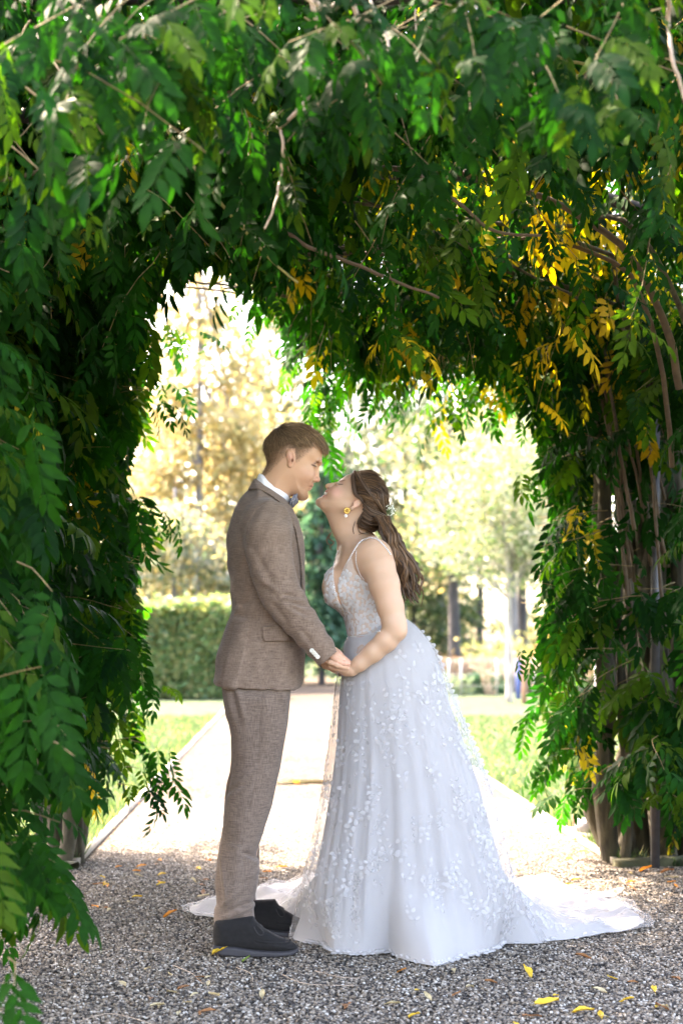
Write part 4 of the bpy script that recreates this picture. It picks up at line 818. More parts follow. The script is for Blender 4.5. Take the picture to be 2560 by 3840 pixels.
    mixc((.145, .088, .05), fade * (.6 + .35 * nz))
    fz = np.where((fade > .12) & (V[:, 1] < DM + .03))[0]; fn = vnormals(V, Q)
    # hands with the lower forearms
    skin2 = []
    for off, near in ((np.array([0, 0, 0]), True), (np.array([-.012, .26, -.004]), False)):
        fh = Field(px3(1195, 2545, 5.40) + [0, -.09, 0] + off, px3(1335, 2380, 5.40) + [0, .10, 0] + off, .0018); D0 = 5.40
        wr = px3(1234, 2446, D0) + off; kn = px3(1281, 2461, D0) + off
        fh.put(cap(px3(1180, 2400, D0) + off, wr, .031, .025)); fh.put(cap(wr, wr + (kn - wr) * .4, .0245, .022), .01)
        hand(fh, wr + [.006, 0, 0], kn, [((.80, .05, -.62), .034), ((.45, .1, -.9), .024), ((-.5, .05, -.85), .019)], (.10, 1, -.02), .0165, .037, .008, [px3(1244, 2462, D0 - .028) + off, px3(1268, 2480, D0 - .036) + off, px3(1290, 2488, D0 - .034) + off, px3(1306, 2488, D0 - .028) + off])
        hv, hq = fh.mesh(); skin2.append((hv, hq))
    fb = Field(S(800, 3480, DM) + [0, -.3, 0], S(1150, 1850, DM) + [0, .32, 0], .014)       # the body under the clothes
    fb.put(inflate(pl([(985, 1850), (1075, 1870), (1110, 1960), (1115, 2100), (1100, 2300), (1085, 2560), (860, 2560), (860, 2400), (885, 2250), (875, 2050), (905, 1920)], DM), DM, .1, .17))
    for s in (-1, 1):
        fb.put(Cp((965, 2580, s * .09), (945, 3000, s * .10), .075, .055), .03); fb.put(Cp((945, 3000, s * .10), (885, 3430, s * .13), .05, .035), .02)
        fb.put(Cp((1010, 1960, s * .19), (1040, 2250, s * .21), .045, .035), .03); fb.put(Cp((1040, 2250, s * .21), (1190, 2410, s * .19), .033, .026), .02)
    bv, bq = fb.mesh(); skin2.append((bv, bq))
    cols = [c] + [np.tile(np.array([.61, .35, .235]), (len(v), 1)) for v, q in skin2]
    for k_ in (0, 1):
        v = skin2[k_][0]; cc = cols[1 + k_]; g_ = np.clip((v[:, 0] - px3(1265, 0, 5.4)[0]) / .05, 0, 1)[:, None]; cc[:] = cc * (1 - .35 * g_) + np.array([.64, .31, .24]) * .35 * g_
    mk('body', [(V, Q)] + skin2, M_SKIN, root, col=np.concatenate(cols))
    # ---- hair: a thin volume plus strands that follow it
    hp = pl([(1216, 1704), (1224, 1690), (1228, 1672), (1216, 1644), (1188, 1616), (1150, 1593), (1103, 1584.5), (1062, 1590), (1030, 1605), (1000, 1635), (988, 1664), (989, 1700), (992, 1718), (1010, 1718), (1034, 1698), (1058, 1680), (1085, 1668), (1100, 1674), (1115, 1688), (1138, 1680), (1158, 1672), (1172, 1660), (1190, 1664), (1203, 1680)], DM)
    fh = Field(S(975, 1745, DM) + [0, -.11, 0], S(1240, 1575, DM) + [0, .11, 0], .0025)
    fullp = pl([(1000, 1745), (989, 1700), (988, 1664), (1000, 1635), (1030, 1605), (1062, 1590), (1103, 1584.5), (1150, 1593), (1188, 1616), (1216, 1644), (1228, 1672), (1224, 1690), (1216, 1706), (1205, 1760), (1100, 1800)], DM)
    Wh = Wz([(1580, .050), (1600, .068), (1640, .0825), (1680, .0835), (1720, .078), (1760, .074)])
    fh.put(inflate(fullp, DM, .084, Wh, 2.0)); fh.put(prism(hp, DM - .2, DM + .2), .006, 'i')
    hv, hq = fh.mesh(); nrm = vnormals(hv, hq)
    hv2 = hv - nrm * .003; wa = np.arctan2(hv[:, 2] - S(1042, 1618, DM)[2], hv[:, 0] - S(1042, 1618, DM)[0]); hc = np.tile(np.array([.145, .092, .054]), (len(hv), 1)) * rng.uniform(.7, 1.3, (len(hv), 1)) * (1 + .38 * np.sin(wa * 37 + hv[:, 1] * 160) * np.sin(wa * 61 + 2))[:, None]
    hair = mk('hair', [(hv2, hq)], M_HAIR, root, col=hc)
    hsx = hv[:, 0] * K + CXP; hsy = HYP - (hv[:, 2] - CH) * K
    whorl = S(1042, 1618, DM); n = 5200
    pick = rng.choice(len(hv), n, p=None); p = hv[pick].copy(); nn = nrm[pick]; px_ = hsx[pick]; py_ = hsy[pick]
    dv = p - whorl; dv[:, 1] *= .8; dv /= np.linalg.norm(dv, axis=1)[:, None] + 1e-6
    fwd = np.clip((px_ - 1060) / 90, 0, 1)[:, None]; fl = dv * (1 - .45 * fwd) + np.array([.65, 0, -.55]) * fwd + np.array([0, 0, -.25])
    Kn = 7; ln = rng.uniform(.018, .042, n) * (1 + .35 * fwd[:, 0]); side = py_ > 1665; ln[side] *= .6; low = py_ > 1690; ln[low] *= .5
    pts = np.zeros((n, Kn, 3)); q = p - nn * .003; d = fl - (fl * nn).sum(1)[:, None] * nn; d /= np.linalg.norm(d, axis=1)[:, None] + 1e-6; d = d + rng.normal(0, .16, (n, 3)); lift = rng.uniform(-.02, .22, n)[:, None]
    cen = S(1110, 1700, DM)
    for k_ in range(Kn):
        pts[:, k_] = q; out = q - cen; out /= np.linalg.norm(out, axis=1)[:, None]; dd = d - (d * out).sum(1)[:, None] * out * .8 + out * lift * (1 - k_ / Kn); dd += np.array([0, 0, -.05]) * k_ / Kn; dd /= np.linalg.norm(dd, axis=1)[:, None]; q = q + dd * (ln / (Kn - 1))[:, None]
    R = rng.uniform(.0005, .0010, (n, 1)) * np.array([1, 1.1, 1, .9, .75, .5, .2]); sv, sq = strands(pts, R)
    t_ = rng.random((n, 1)); sc = (1 - t_) * np.array([.085, .052, .029]) + t_ * np.array([.34, .225, .13]); sc = sc * (1 + .5 * fwd * rng.random((n, 1))); tag(mk('hair_strand', [(sv, sq)], M_HAIR, hair, col=np.repeat(sc, Kn * 3, 0)), kind='stuff')
    ii = rng.choice(fz, 2600); q = V[ii]; nn_ = fn[ii]; dr = np.array([-.25, 0, -1.0]) + rng.normal(0, .25, (len(ii), 3)); dr -= (dr * nn_).sum(1)[:, None] * nn_ * .85; dr /= np.linalg.norm(dr, axis=1)[:, None]; L_ = (.003 + .012 * fade[ii] ** 1.5 * rng.random(len(ii)))[:, None]
    pts = np.stack([q - nn_ * .001, q + nn_ * .0012 + dr * L_ * .5, q + nn_ * .0012 + dr * L_], 1); sv, sq = strands(pts, np.tile([.0006, .0005, .0002], (len(ii), 1))); t_ = rng.random((len(ii), 1)); sc = (1 - t_) * np.array([.10, .062, .036]) + t_ * np.array([.32, .20, .12]); tag(mk('hair_stubble', [(sv, sq)], M_HAIR, hair, col=np.repeat(sc, 9, 0)), kind='stuff')
    # ---- shirt collar and bow tie
    fc = Field(S(950, 1905, DM) + [0, -.12, 0], S(1105, 1765, DM) + [0, .12, 0], .002)
    colp = pl([(972, 1777), (1000, 1783), (1035, 1802), (1064, 1828), (1080, 1855), (1084, 1866), (1087, 1880), (1078, 1892), (1060, 1895), (1010, 1850), (955, 1815)], DM)
    Wc = Wz([(1770, .058), (1830, .060), (1900, .062)])
    fc.put(inflate(pl([(970, 1775), (1000, 1780), (1036, 1799), (1066, 1826), (1083, 1853), (1087, 1866), (1089, 1882), (1080, 1900), (950, 1900), (952, 1815)], DM), DM, .066, Wz([(1770, .066), (1830, .068), (1900, .072)]))); fc.put(prism(colp, DM - .2, DM + .2), .002, 'i')
    cv, cq = fc.mesh(); mk('shirt_collar', [(cv, cq)], M_SHIRT, root)
    m, t, n_, l, b = new_mat('blue_melange'); tc = N(t, 'ShaderNodeTexCoord'); nz_ = N(t, 'ShaderNodeTexNoise', Scale=330.0, Detail=3.0); l.new(tc.outputs['Object'], nz_.inputs['Vector']); r_ = ramp(t, [(.36, (.045, .06, .12)), (.5, (.14, .17, .24)), (.64, (.42, .42, .42))]); l.new(nz_.outputs['Fac'], r_.inputs[0]); l.new(r_.outputs[0], b.inputs['Base Color']); b.inputs['Roughness'].default_value = .9
    fbt = Field(S(1070, 1915, DM) + [0, -.10, 0], S(1120, 1855, DM) + [0, .10, 0], .0018)
    for s in (-1, 1):
        for dx_, da in ((0, 0), (.0095, .15)):
            M_ = np.array(Matrix.Rotation(math.radians(-34), 3, 'Y')) ; a0 = S(1094, 1888, DM) + [dx_ * .9, s * .008, dx_ * .3]; a1 = S(1100, 1878, DM) + [dx_, s * .062, dx_ * .3 + .004]
            fbt.put(cap(a0, (a0 + a1) / 2, .008, .012), .0); c_ = (a0 + a1) / 2 + [0, s * .012, 0]; fbt.put(ell(c_, (.0045, .036, .024), -.42), .004)
    fbt.put(E(1092, 1888, 0, (.010, .012, .013)), .002); v_, q_ = fbt.mesh(); mk('bow_tie', [(v_, q_)], m, root)
    # ---- jacket
    back = [(956, 1801), (932, 1838), (908, 1866), (879, 1913), (864, 1950), (853, 2016), (849.5, 2052), (855, 2107), (864, 2180), (869, 2253), (866, 2294), (853, 2330), (835, 2389), (817, 2447), (806, 2520), (798, 2557), (803, 2567)]
    hem = [(886, 2576), (1000, 2582), (1110, 2584), (1126, 2576)]
    front = [(1137, 2528), (1146, 2440), (1147, 2370), (1141, 2300), (1139, 2217), (1137, 2144), (1137, 2052), (1131, 1998), (1117, 1954), (1098, 1914), (1081, 1888), (1060, 1868), (1020, 1832), (985, 1806)]
    torso = pl(back + [(803, 2700), (1132, 2700)] + front, DM)
    fj = Field(S(780, 2605, DM) + [0, -.36, 0], S(1265, 1785, DM) + [0, .38, 0], .0036)
    WJ = Wz([(1795, .075), (1835, .11), (1880, .165), (1930, .20), (2050, .205), (2200, .19), (2300, .175), (2400, .185), (2585, .215)])
    fj.put(inflate(torso, DM, .105, WJ, 2.1)); fj.put(prism(pl([(600, 1600), (1400, 1600), (1400, 2515), (1138, 2530), (1134, 2560), (1126, 2576), (1110, 2584), (1000, 2582), (886, 2576), (803, 2567), (600, 2550)], DM), DM - .5, DM + .5), .004, 'i')
    for s in (-1, 1):
        D = DM + s * .205 if s < 0 else DM + .20
        A = lambda x, y, dl=0: S(x, y, 5.36 if s < 0 else 5.80) + [0, dl, 0]
        ox, oy = (0, 0) if s < 0 else (6, 8)
        pts = [A(1004 + ox, 1952, .045 * -s), A(1006 + ox, 2010), A(1010 + ox, 2080), A(1026 + ox, 2150), A(1048 + ox, 2215), A(1078 + ox, 2268), A(1118 + ox, 2322), A(1160 + ox, 2375), A(1198 + ox, 2426 + oy), A(1220 + ox, 2456 + oy)]
        rr = [.080, .081, .081, .077, .0735, .070, .061, .0545, .049, .0465]
        for k_ in range(len(pts) - 1): fj.put(cap(pts[k_], pts[k_ + 1], rr[k_], rr[k_ + 1]), .007 if k_ else .03)
        # square the cuff end
        d_ = pts[-1] - pts[-2]; d_ /= np.linalg.norm(d_); pc = pts[-1] + d_ * .004; fj.put(cap(pc + d_ * .058, pc + d_ * .12, .06), .0, 's')
        fj.put(cap(pts[-1] - d_ * .012, pts[-1] + d_ * .11, .036, .038), .002, 's')
    V, Q = fj.mesh(); nn = vnormals(V, Q); sx = V[:, 0] * K + CXP; sy = HYP - (V[:, 2] - CH) * K
    near = (V[:, 1] < DM - .12)
    sxn = V[:, 0] * F / 5.33 + CXP; syn = HYP - (V[:, 2] - CH) * F / 5.33
    dsp = np.zeros(len(V)); arm = near & (np.abs(sxn - interp(syn, [1950, 2080, 2215, 2322, 2456], [1006, 1010, 1048, 1118, 1220])) < 95)
    def crease(x0, y0, ang, L, wd, amp):
        u = (sxn - x0) * math.cos(ang) + (syn - y0) * math.sin(ang); v_ = -(sxn - x0) * math.sin(ang) + (syn - y0) * math.cos(ang); return amp * np.exp(-(u / L) ** 2) * (np.exp(-(v_ / wd) ** 2) - .55 * np.exp(-((v_ - wd * 1.7) / (wd * 1.1)) ** 2))
    dsp += arm * (crease(1110, 2262, .25, 42, 9, -.006) + crease(1120, 2290, .5, 45, 9, -.005) + crease(1092, 2235, .1, 38, 9, -.0045) + crease(1050, 2300, .9, 60, 11, -.003) + crease(985, 2120, 1.1, 80, 14, -.0025) + crease(1060, 2120, 1.5, 80, 14, -.002) + crease(1150, 2390, .9, 50, 10, -.002) + crease(1010, 2195, .7, 60, 12, .003))
    dsp += near * ~arm * (crease(905, 2310, .15, 50, 12, -.003) + crease(900, 2260, -.1, 50, 12, -.0025) + crease(1060, 2460, 1.3, 90, 20, .002) + crease(960, 2480, 1.45, 90, 16, .002))
    dsp += .0014 * np.sin(sx * .045 + sy * .021) * np.sin(sy * .035 - sx * .02 + 1) + .0008 * np.sin(sx * .11 + sy * .05 + 2)
    dsp *= 1.7
    # seams: sleeve head, side back seam, vent, as grooves
    def seam(path, amp=.0035, wd=2.2):
        p = np.array(path, float); pp = catmull(np.c_[p, np.zeros(len(p))], 60)[:, :2]; dd = np.min(np.hypot(sxn[:, None] - pp[None, :, 0], syn[:, None] - pp[None, :, 1]), 1); return -amp * np.exp(-(dd / wd) ** 2)
    sel = np.where(near)[0]
    sxa, sya = sxn, syn
    sxn, syn = sxa[sel], sya[sel]
    dsp[sel] += seam([(990, 1886), (960, 1905), (938, 1950), (926, 2000), (918, 2050), (922, 2080)]) + seam([(922, 2075), (938, 2130), (944, 2200), (942, 2290), (933, 2345)], .003)
    x_v = interp(syn, [2340, 2577], [933, 886]); dsp[sel] += np.where((syn > 2338) & (sxn < x_v) & (sxn > x_v - 60), .005, 0) * np.clip((syn - 2338) / 20, 0, 1)
    V = V + nn * dsp[:, None]
    jk = mk('jacket', [(V, Q)], M_SUIT, root)
    # collar roll and lapel as layers of their own
    fl = Field(S(925, 2300, DM) + [0, -.22, 0], S(1160, 1785, DM) + [0, .22, 0], .003)
    fl.put(inflate(torso, DM, .105, lambda x, z: WJ(x, z) + .004, 2.1, grow=.0055)); fl.put(prism(pl([(950, 1795), (985, 1797), (1020, 1826), (1062, 1864), (1100, 1912), (1120, 1954), (1145, 2040), (1145, 2140), (1150, 2240), (1136, 2240), (1128, 2100), (1112, 2000), (1090, 1950), (1062, 1918), (1050, 1893), (1015, 1866), (975, 1845), (931, 1843)], DM), DM - .3, DM + .3), .003, 'i')
    lv, lq = fl.mesh(); mk('lapel', [(lv, lq)], M_SUIT, jk)
    # pocket flap on the near side
    ff = Field(S(960, 2430, 5.4) + [0, -.06, 0], S(1140, 2320, 5.4) + [0, .12, 0], .0028)
    ff.put(inflate(torso, DM, .105, lambda x, z: WJ(x, z) + .006, 2.1, grow=.006)); ff.put(prism(pl([(985, 2349), (1130, 2340), (1130, 2402), (996, 2406), (988, 2400)], 5.42), DM - .4, DM - .05), .002, 'i')
    v_, q_ = ff.mesh(); mk('pocket_flap', [(v_, q_)], M_SUIT, jk)
    for a, b in (((985, 2346), (1120, 2337)),):
        pass
    # cuff buttons
    mb = plain('pearl_button', (.62, .60, .52), .35); 
    for i in range(4):
        c_ = px3(1169.5 + 7.2 * i, 2440 + 7.9 * i, 5.315); th = np.arange(16) * 2 * PI / 16; ax = np.array([-.30, -.92, .25]); ax /= np.linalg.norm(ax); e1 = np.cross(ax, [0, 0, 1]); e1 /= np.linalg.norm(e1); e2 = np.cross(ax, e1)
        pr = [(0, .0030), (.0035, .0022), (.0065, .0040), (.0080, .0030), (.0080, 0), (.006, -.004)]; v_ = np.array([c_ + e1 * R_ * math.cos(a) + e2 * R_ * math.sin(a) + ax * h_ for R_, h_ in pr for a in th]); ii = np.arange(5)[:, None] * 16; jj = np.arange(16)[None]
        mk('button', [(v_, np.stack([ii + jj, ii + (jj + 1) % 16, ii + 16 + (jj + 1) % 16, ii + 16 + jj], -1).reshape(-1, 4)[:, ::-1])], mb, jk)
    # far cuff: shirt cuff and sleeve hem peeping out below
    a = S(1150, 2475, 5.80); b_ = S(1178, 2500, 5.80)
    mk('shirt_cuff', [tube([S(1196, 2440, 5.8), S(1218, 2468, 5.8)], [.036, .035], 14), tube([px3(1208, 2436, 5.37), px3(1222, 2452, 5.37)], [.0345, .034], 14)], M_SHIRT, root)
    # ---- trousers
    ft = Field(S(780, 3500, DM) + [0, -.28, 0], S(1110, 2530, DM) + [0, .34, 0], .0038)
    legp = [(836, 2560), (843, 2640), (858, 2720), (871, 2789), (870, 2860), (864, 2930), (851, 2975), (840, 3035), (833, 3146), (820, 3204), (806, 3289), (803, 3325), (809, 3366), (812, 3390), (803, 3410), (800, 3430), (801, 3482), (830, 3481), (880, 3473), (955, 3450), (952, 3420), (953, 3385), (958, 3347), (970, 3290), (970, 3240), (960, 3196), (972, 3165), (988, 3124), (1020, 3021), (1046, 2892), (1069, 2776), (1080, 2700), (1088, 2620), (1090, 2545), (840, 2545)]
    Wl = lambda x, z: np.interp(z, [.1, .3, .5, .9, 1.0], [.092, .088, .088, .092, .085])
    ft.put(inflate(pl(legp, 5.44), 5.46, .085, Wl, 2.1))
    farp = np.array(legp); farp[:, 1] = 2432.7 + (farp[:, 1] - 2432.7) * (1075.3 / 1151.3) * (5.74 / 5.78); farp[:, 0] = 1280 + (farp[:, 0] - 1280) * .965 + interp(farp[:, 1], [2600, 2900, 3100, 3400], [-20, -16, -10, -4])
    ft.put(inflate(pl(farp, 5.74), 5.74, .085, Wl, 2.1), .015)
    ft.put(inflate(pl([(832, 2530), (834, 2600), (850, 2690), (880, 2730), (1070, 2730), (1086, 2640), (1090, 2530)], DM), DM, .11, .20), .03)
    V, Q = ft.mesh(); nn = vnormals(V, Q); sxn = V[:, 0] * F / 5.40 + CXP; syn = HYP - (V[:, 2] - CH) * F / 5.40
    nl = V[:, 1] < 5.58
    dsp = nl * (crease(880, 3405, -.45, 50, 10, -.006) + crease(925, 3395, -.3, 35, 8, -.006) + crease(860, 3372, -.75, 40, 9, .005) + crease(940, 3210, .5, 30, 9, -.005) + crease(905, 2930, -.9, 60, 11, .0045) + crease(875, 2960, -.6, 45, 10, -.004) + crease(900, 3160, .15, 45, 12, -.002) + crease(950, 3280, -.4, 40, 12, .003) + crease(900, 3300, -.35, 50, 14, -.0025) + crease(880, 2640, 1.35, 55, 10, -.005) + crease(905, 2640, 1.35, 60, 11, .004) + crease(840, 3300, 1.45, 120, 10, .003) + crease(1000, 2700, 1.6, 130, 16, .0015))
    dsp = dsp * 1.8
    xs_ = interp(syn, [2590, 2900, 3150, 3450], [985, 965, 905, 935]); dsp += nl * (-.0022 * np.exp(-((sxn - xs_) / 2.0) ** 2) * (syn < 3330))
    dsp += .0015 * np.sin(sxn * .03 + syn * .017) * np.sin(syn * .026 - sxn * .013)
    mk('trousers', [(V + nn * dsp[:, None], Q)], M_TROUSER, root)
    # ---- shoes
    for D, dx, nm in ((5.40, 0, 'near'), (5.77, 0, 'far')):
        sc = 5.40 / D
        def q2(p): return np.array([[ (x - CXP) / F * 5.40 + (0.0 if nm == 'near' else .060), CH + (HYP - y) / F * 5.40] for x, y in p])
        up = q2([(800, 3475), (806, 3455), (850, 3440), (950, 3436), (962, 3455), (985, 3477), (1030, 3504), (1080, 3524), (1106, 3538), (1117, 3552), (1117, 3566), (1060, 3570), (960, 3566), (880, 3556), (803, 3552), (799, 3520)])
        x_h = q2([(800, 0)])[0, 0]; Wf = lambda x, z: interp(x - x_h, [0, .03, .09, .16, .22, .27, .31], [.030, .036, .036, .041, .046, .040, .018])
        fs = Field(np.array([up[:, 0].min() - .02, D - .07, up[:, 1].min() - .02]), np.array([up[:, 0].max() + .02, D + .07, up[:, 1].max() + .02]), .0028)
        fs.put(inflate(up, D, .042, Wf, 2.4)); v_, q_ = fs.mesh(); nn = vnormals(v_, q_)
        sxn = (v_[:, 0] - (0.0 if nm == 'near' else .060)) * F / 5.40 + CXP; syn = HYP - (v_[:, 2] - CH) * F / 5.40; px_ = np.array([(965, 3522), (1010, 3526), (1060, 3530), (1084, 3528), (1070, 3516)]); dd = np.min(np.hypot(sxn[:, None] - catmull(np.c_[px_, np.zeros(5)], 50)[None, :, 0], syn[:, None] - catmull(np.c_[px_, np.zeros(5)], 50)[None, :, 1]), 1)
        v_ = v_ + nn * (.0022 * np.exp(-(dd / 3.2) ** 2) - .0025 * np.exp(-((dd - 5) / 2.5) ** 2) * (syn > 3520))[:, None]
        sh = mk('shoe', [(v_, q_)], M_SUEDE, root)
        so_ = q2([(799, 3540), (880, 3544), (960, 3556), (1060, 3560), (1120, 3553), (1121, 3566), (1100, 3578), (1040, 3583), (900, 3584), (830, 3578), (800, 3564)])
        fs = Field(np.array([so_[:, 0].min() - .02, D - .075, so_[:, 1].min() - .02]), np.array([so_[:, 0].max() + .02, D + .075, so_[:, 1].max() + .02]), .0028)
        fs.put(inflate(so_, D, .008, lambda x, z: Wf(x, z) + .005, 3.0)); v_, q_ = fs.mesh(); mk('sole', [(v_, q_)], M_SOLE, sh)
        ox = 0.0 if nm == 'near' else .060; L3 = lambda x, y, l: np.array([(x - CXP) / F * 5.40 + ox, D + l, CH + (HYP - y) / F * 5.40])
        mk('lace', [tube(catmull([L3(955, 3462, -.005), L3(968, 3466, -.03), L3(985, 3480, -.038), L3(990, 3494, -.040), L3(978, 3499, -.041), L3(965, 3488, -.040), L3(955, 3468, -.036)], 22), .0017, 5), tube(catmull([L3(952, 3458, -.02), L3(966, 3462, .0), L3(985, 3478, .02), L3(970, 3476, .03)], 14), .0017, 5)], M_LACE, sh)
    return root
MAN = build_man()
# ------------------------------------------------------------------ the woman
M_SKIN_W = attr_mat('fair_skin', .46, .35, .18, .04, 260, .04)
def tulle_material(name, alpha, col=(.86, .86, .88)):
    m, t, n, l, b = new_mat(name); b.inputs['Base Color'].default_value = (*col, 1); b.inputs['Roughness'].default_value = .75; b.inputs['Specular IOR Level'].default_value = .2; b.inputs['Sheen Weight'].default_value = .1
    tl = N(t, 'ShaderNodeBsdfTranslucent'); tl.inputs['Color'].default_value = (*col, 1); ms = N(t, 'ShaderNodeMixShader'); ms.inputs[0].default_value = .35; l.new(b.outputs[0], ms.inputs[1]); l.new(tl.outputs[0], ms.inputs[2])
    tc = N(t, 'ShaderNodeTexCoord'); nz = N(t, 'ShaderNodeTexNoise', Scale=420.0, Detail=2.0); l.new(tc.outputs['Object'], nz.inputs['Vector']); bump(t, nz.outputs['Fac'], b, .03, .001)
    if alpha < 1:
        tr = N(t, 'ShaderNodeBsdfTransparent'); m2 = N(t, 'ShaderNodeMixShader'); mr = N(t, 'ShaderNodeMapRange'); mr.inputs['From Min'].default_value = .3; mr.inputs['From Max'].default_value = .7; mr.inputs['To Min'].default_value = alpha - .02; mr.inputs['To Max'].default_value = alpha + .02
        l.new(nz.outputs['Fac'], mr.inputs['Value']); l.new(mr.outputs[0], m2.inputs[0]); l.new(tr.outputs[0], m2.inputs[1]); l.new(ms.outputs[0], m2.inputs[2]); l.new(m2.outputs[0], n['Material Output'].inputs['Surface'])
    else: l.new(ms.outputs[0], n['Material Output'].inputs['Surface'])
    return m
M_SATIN = tulle_material('white_underskirt', 1.0, (.55, .54, .545)); M_TULLE = tulle_material('sheer_tulle', .32, (.60, .59, .595)); M_PETAL = tulle_material('lace_petal', .48, (.68, .675, .68)); M_PETAL_B = tulle_material('bodice_petal', .97, (.66, .655, .66)); M_NUDE = plain('nude_lace_ground', (.48, .38, .32), .8, 0, .10, 300, .2)
M_PEARL = plain('pearl_bead', (.85, .85, .86), .3)
def petal_shape(L=.0185, W=.013):
    th = np.arange(12) * 2 * PI / 12; V = [(0, 0, .0013)]
    for a in th: r = 1 - .18 * (math.cos(a) > .9); V.append((math.cos(a) * L / 2 * r, math.sin(a) * W / 2 * (1 - .25 * math.cos(a)), 0))
    return np.array(V), np.array([[0, 1 + i, 1 + (i + 1) % 12] for i in range(12)])
PETALS = [petal_shape(), petal_shape(.0165, .0125), petal_shape(.021, .0132)]
def build_woman():
    root = tag(empty('person', (S(1430, 2600, DM)[0], DM, 0)), 'person in a white lace gown with a long train, face lifted up, smiling', 'person', 'wedding couple')
    prof = pl([(1318, 1776), (1299, 1781), (1280, 1796), (1266, 1808), (1258, 1814), (1249, 1822), (1238, 1830), (1230, 1835), (1225, 1839), (1221, 1845), (1219, 1851), (1214, 1859), (1205, 1865), (1196, 1870), (1189, 1876), (1187.5, 1884), (1191, 1894), (1202, 1904.5), (1219, 1929), (1230, 1952), (1242, 1987), (1256, 2018), (1268, 2048), (1262, 2085), (1250, 2125), (1241, 2160), (1235, 2190), (1232, 2217), (1243, 2249), (1268, 2287), (1291, 2311), (1299, 2337), (1308, 2384), (1300, 2440), (1300, 2560), (1520, 2560), (1520, 2450), (1485, 2390), (1455, 2340), (1452, 2270), (1465, 2190), (1468, 2120), (1452, 2060), (1420, 2022), (1395, 1995), (1375, 1960), (1385, 1935), (1415, 1915), (1432, 1890), (1436, 1862), (1424, 1836), (1396, 1808), (1362, 1788), (1335, 1778)], DM)
    Wt = Wz([(1770, .045), (1790, .060), (1820, .070), (1860, .071), (1900, .062), (1935, .052), (1985, .049), (2010, .058), (2035, .10), (2060, .15), (2110, .165), (2160, .150), (2217, .138), (2290, .118), (2340, .112), (2384, .118), (2440, .150), (2560, .17)])
    fd = Field(S(1175, 2570, DM) + [0, -.30, 0], S(1540, 1760, DM) + [0, .30, 0], .0027)
    fd.put(inflate(prof, DM, .078, Wt, 2.0))
    for s in (-1, 1):
        fd.put(E(1258, 1858, s * .040, (.022, .017, .018), .9), .025)                   # smiling cheek
        fd.put(E(1268, 1817, s * .034, (.013, .014, .010), .9), .009, 's'); fd.put(E(1273, 1824, s * .031, (.0125, .013, .012)), .004)
        fd.put(E(1240, 1828, s * .011, (.0075, .0065, .0065), .8), .005); fd.put(E(1231, 1831, s * .006, (.0026, .003, .0045), .5), .003, 's')
        fd.put(Cp((1300, 1905, s * .052), (1215, 1898, s * .024), .012, .011), .02)
        a = -.85; fd.put(E(1334, 1896, s * .073, (.0130, .0062, .0235), a), .004); fd.put(E(1318, 1913, s * .070, (.0075, .0052, .0085), a), .004); fd.put(E(1335, 1897, s * .0805, (.0075, .006, .0155), a), .003, 's'); fd.put(E(1320, 1899, s * .076, (.0042, .008, .0048)), .002, 's')
        fd.put(E(1267, 2205, s * .066, (.058, .060, .066)), .03)                         # bust
        fd.put(E(1398, 2092, s * .145, (.056, .05, .060)), .05)
    fd.put(Cp((1262, 1815, 0), (1244, 1819, 0), .0066, .0072), .009); fd.put(Cp((1244, 1819, 0), (1230, 1823, 0), .0072, .0082), .006); fd.put(E(1229, 1823.5, 0, (.0092, .0092, .0088)), .005)
    fd.put(E(1225, 1842.5, 0, (.0075, .021, .0048), .9), .004); fd.put(E(1215, 1861, 0, (.0080, .019, .0048), .8), .004)
    fd.put(E(1199, 1884, 0, (.014, .018, .014)), .012)
    fd.put(E(1225, 1853.5, -.014, (.0095, .018, .0042), .55), .003, 's'); fd.put(E(1225, 1853.5, .014, (.0095, .018, .0042), .55), .003, 's')
    # collar bone, throat
    fd.put(Cp((1290, 2062, -.02), (1392, 2030, -.135), .008, .010), .02); fd.put(Cp((1280, 2068, .02), (1392, 2030, .135), .008, .010), .02)
    fd.put(Cp((1360, 1935, -.045), (1284, 2058, -.016), .011, .010), .03)
    fd.put(Cp((1272, 2150, -.052), (1292, 2290, -.030), .006, .005), .02, 's')
    arms = []
    for s in (-1, 1):
        D = DM
        o = lambda x, y, d: S(x, y, D + s * -d if False else DM + s * d) 
        ox, oy = (0, 0) if s < 0 else (-8, 6)
        pt = [o(1408, 2092, .155), o(1422, 2128, .178), o(1440, 2190, .195), o(1462, 2273, .205), o(1478, 2340, .215), o(1488, 2368, .22)]
        rr = [.049, .054, .0535, .0470, .0415, .035]
        for k in range(5): fd.put(cap(pt[k], pt[k + 1], rr[k], rr[k + 1]), .04 if k == 0 else .012)
        q = [o(1482, 2358, .215), o(1448, 2402, .21), o(1400, 2445, .20), o(1350, 2488, .19), o(1322 + ox * .5, 2510 + oy, .182)]; r2 = [.038, .039, .0345, .0268, .0218]
        for k in range(4): fd.put(cap(q[k], q[k + 1], r2[k], r2[k + 1]), .012)
        arms.append(q[-1])
    V, Q = fd.mesh(); n1 = len(V); base = np.array([.53, .335, .225]); c = np.tile(base, (n1, 1)); P = lambda sx, sy, lat=0: S(sx, sy, DM) + [0, lat, 0]
    def mixc(colr, wgt): wgt = np.clip(wgt, 0, 1); c[:] = c * (1 - wgt[:, None]) + np.array(colr) * wgt[:, None]
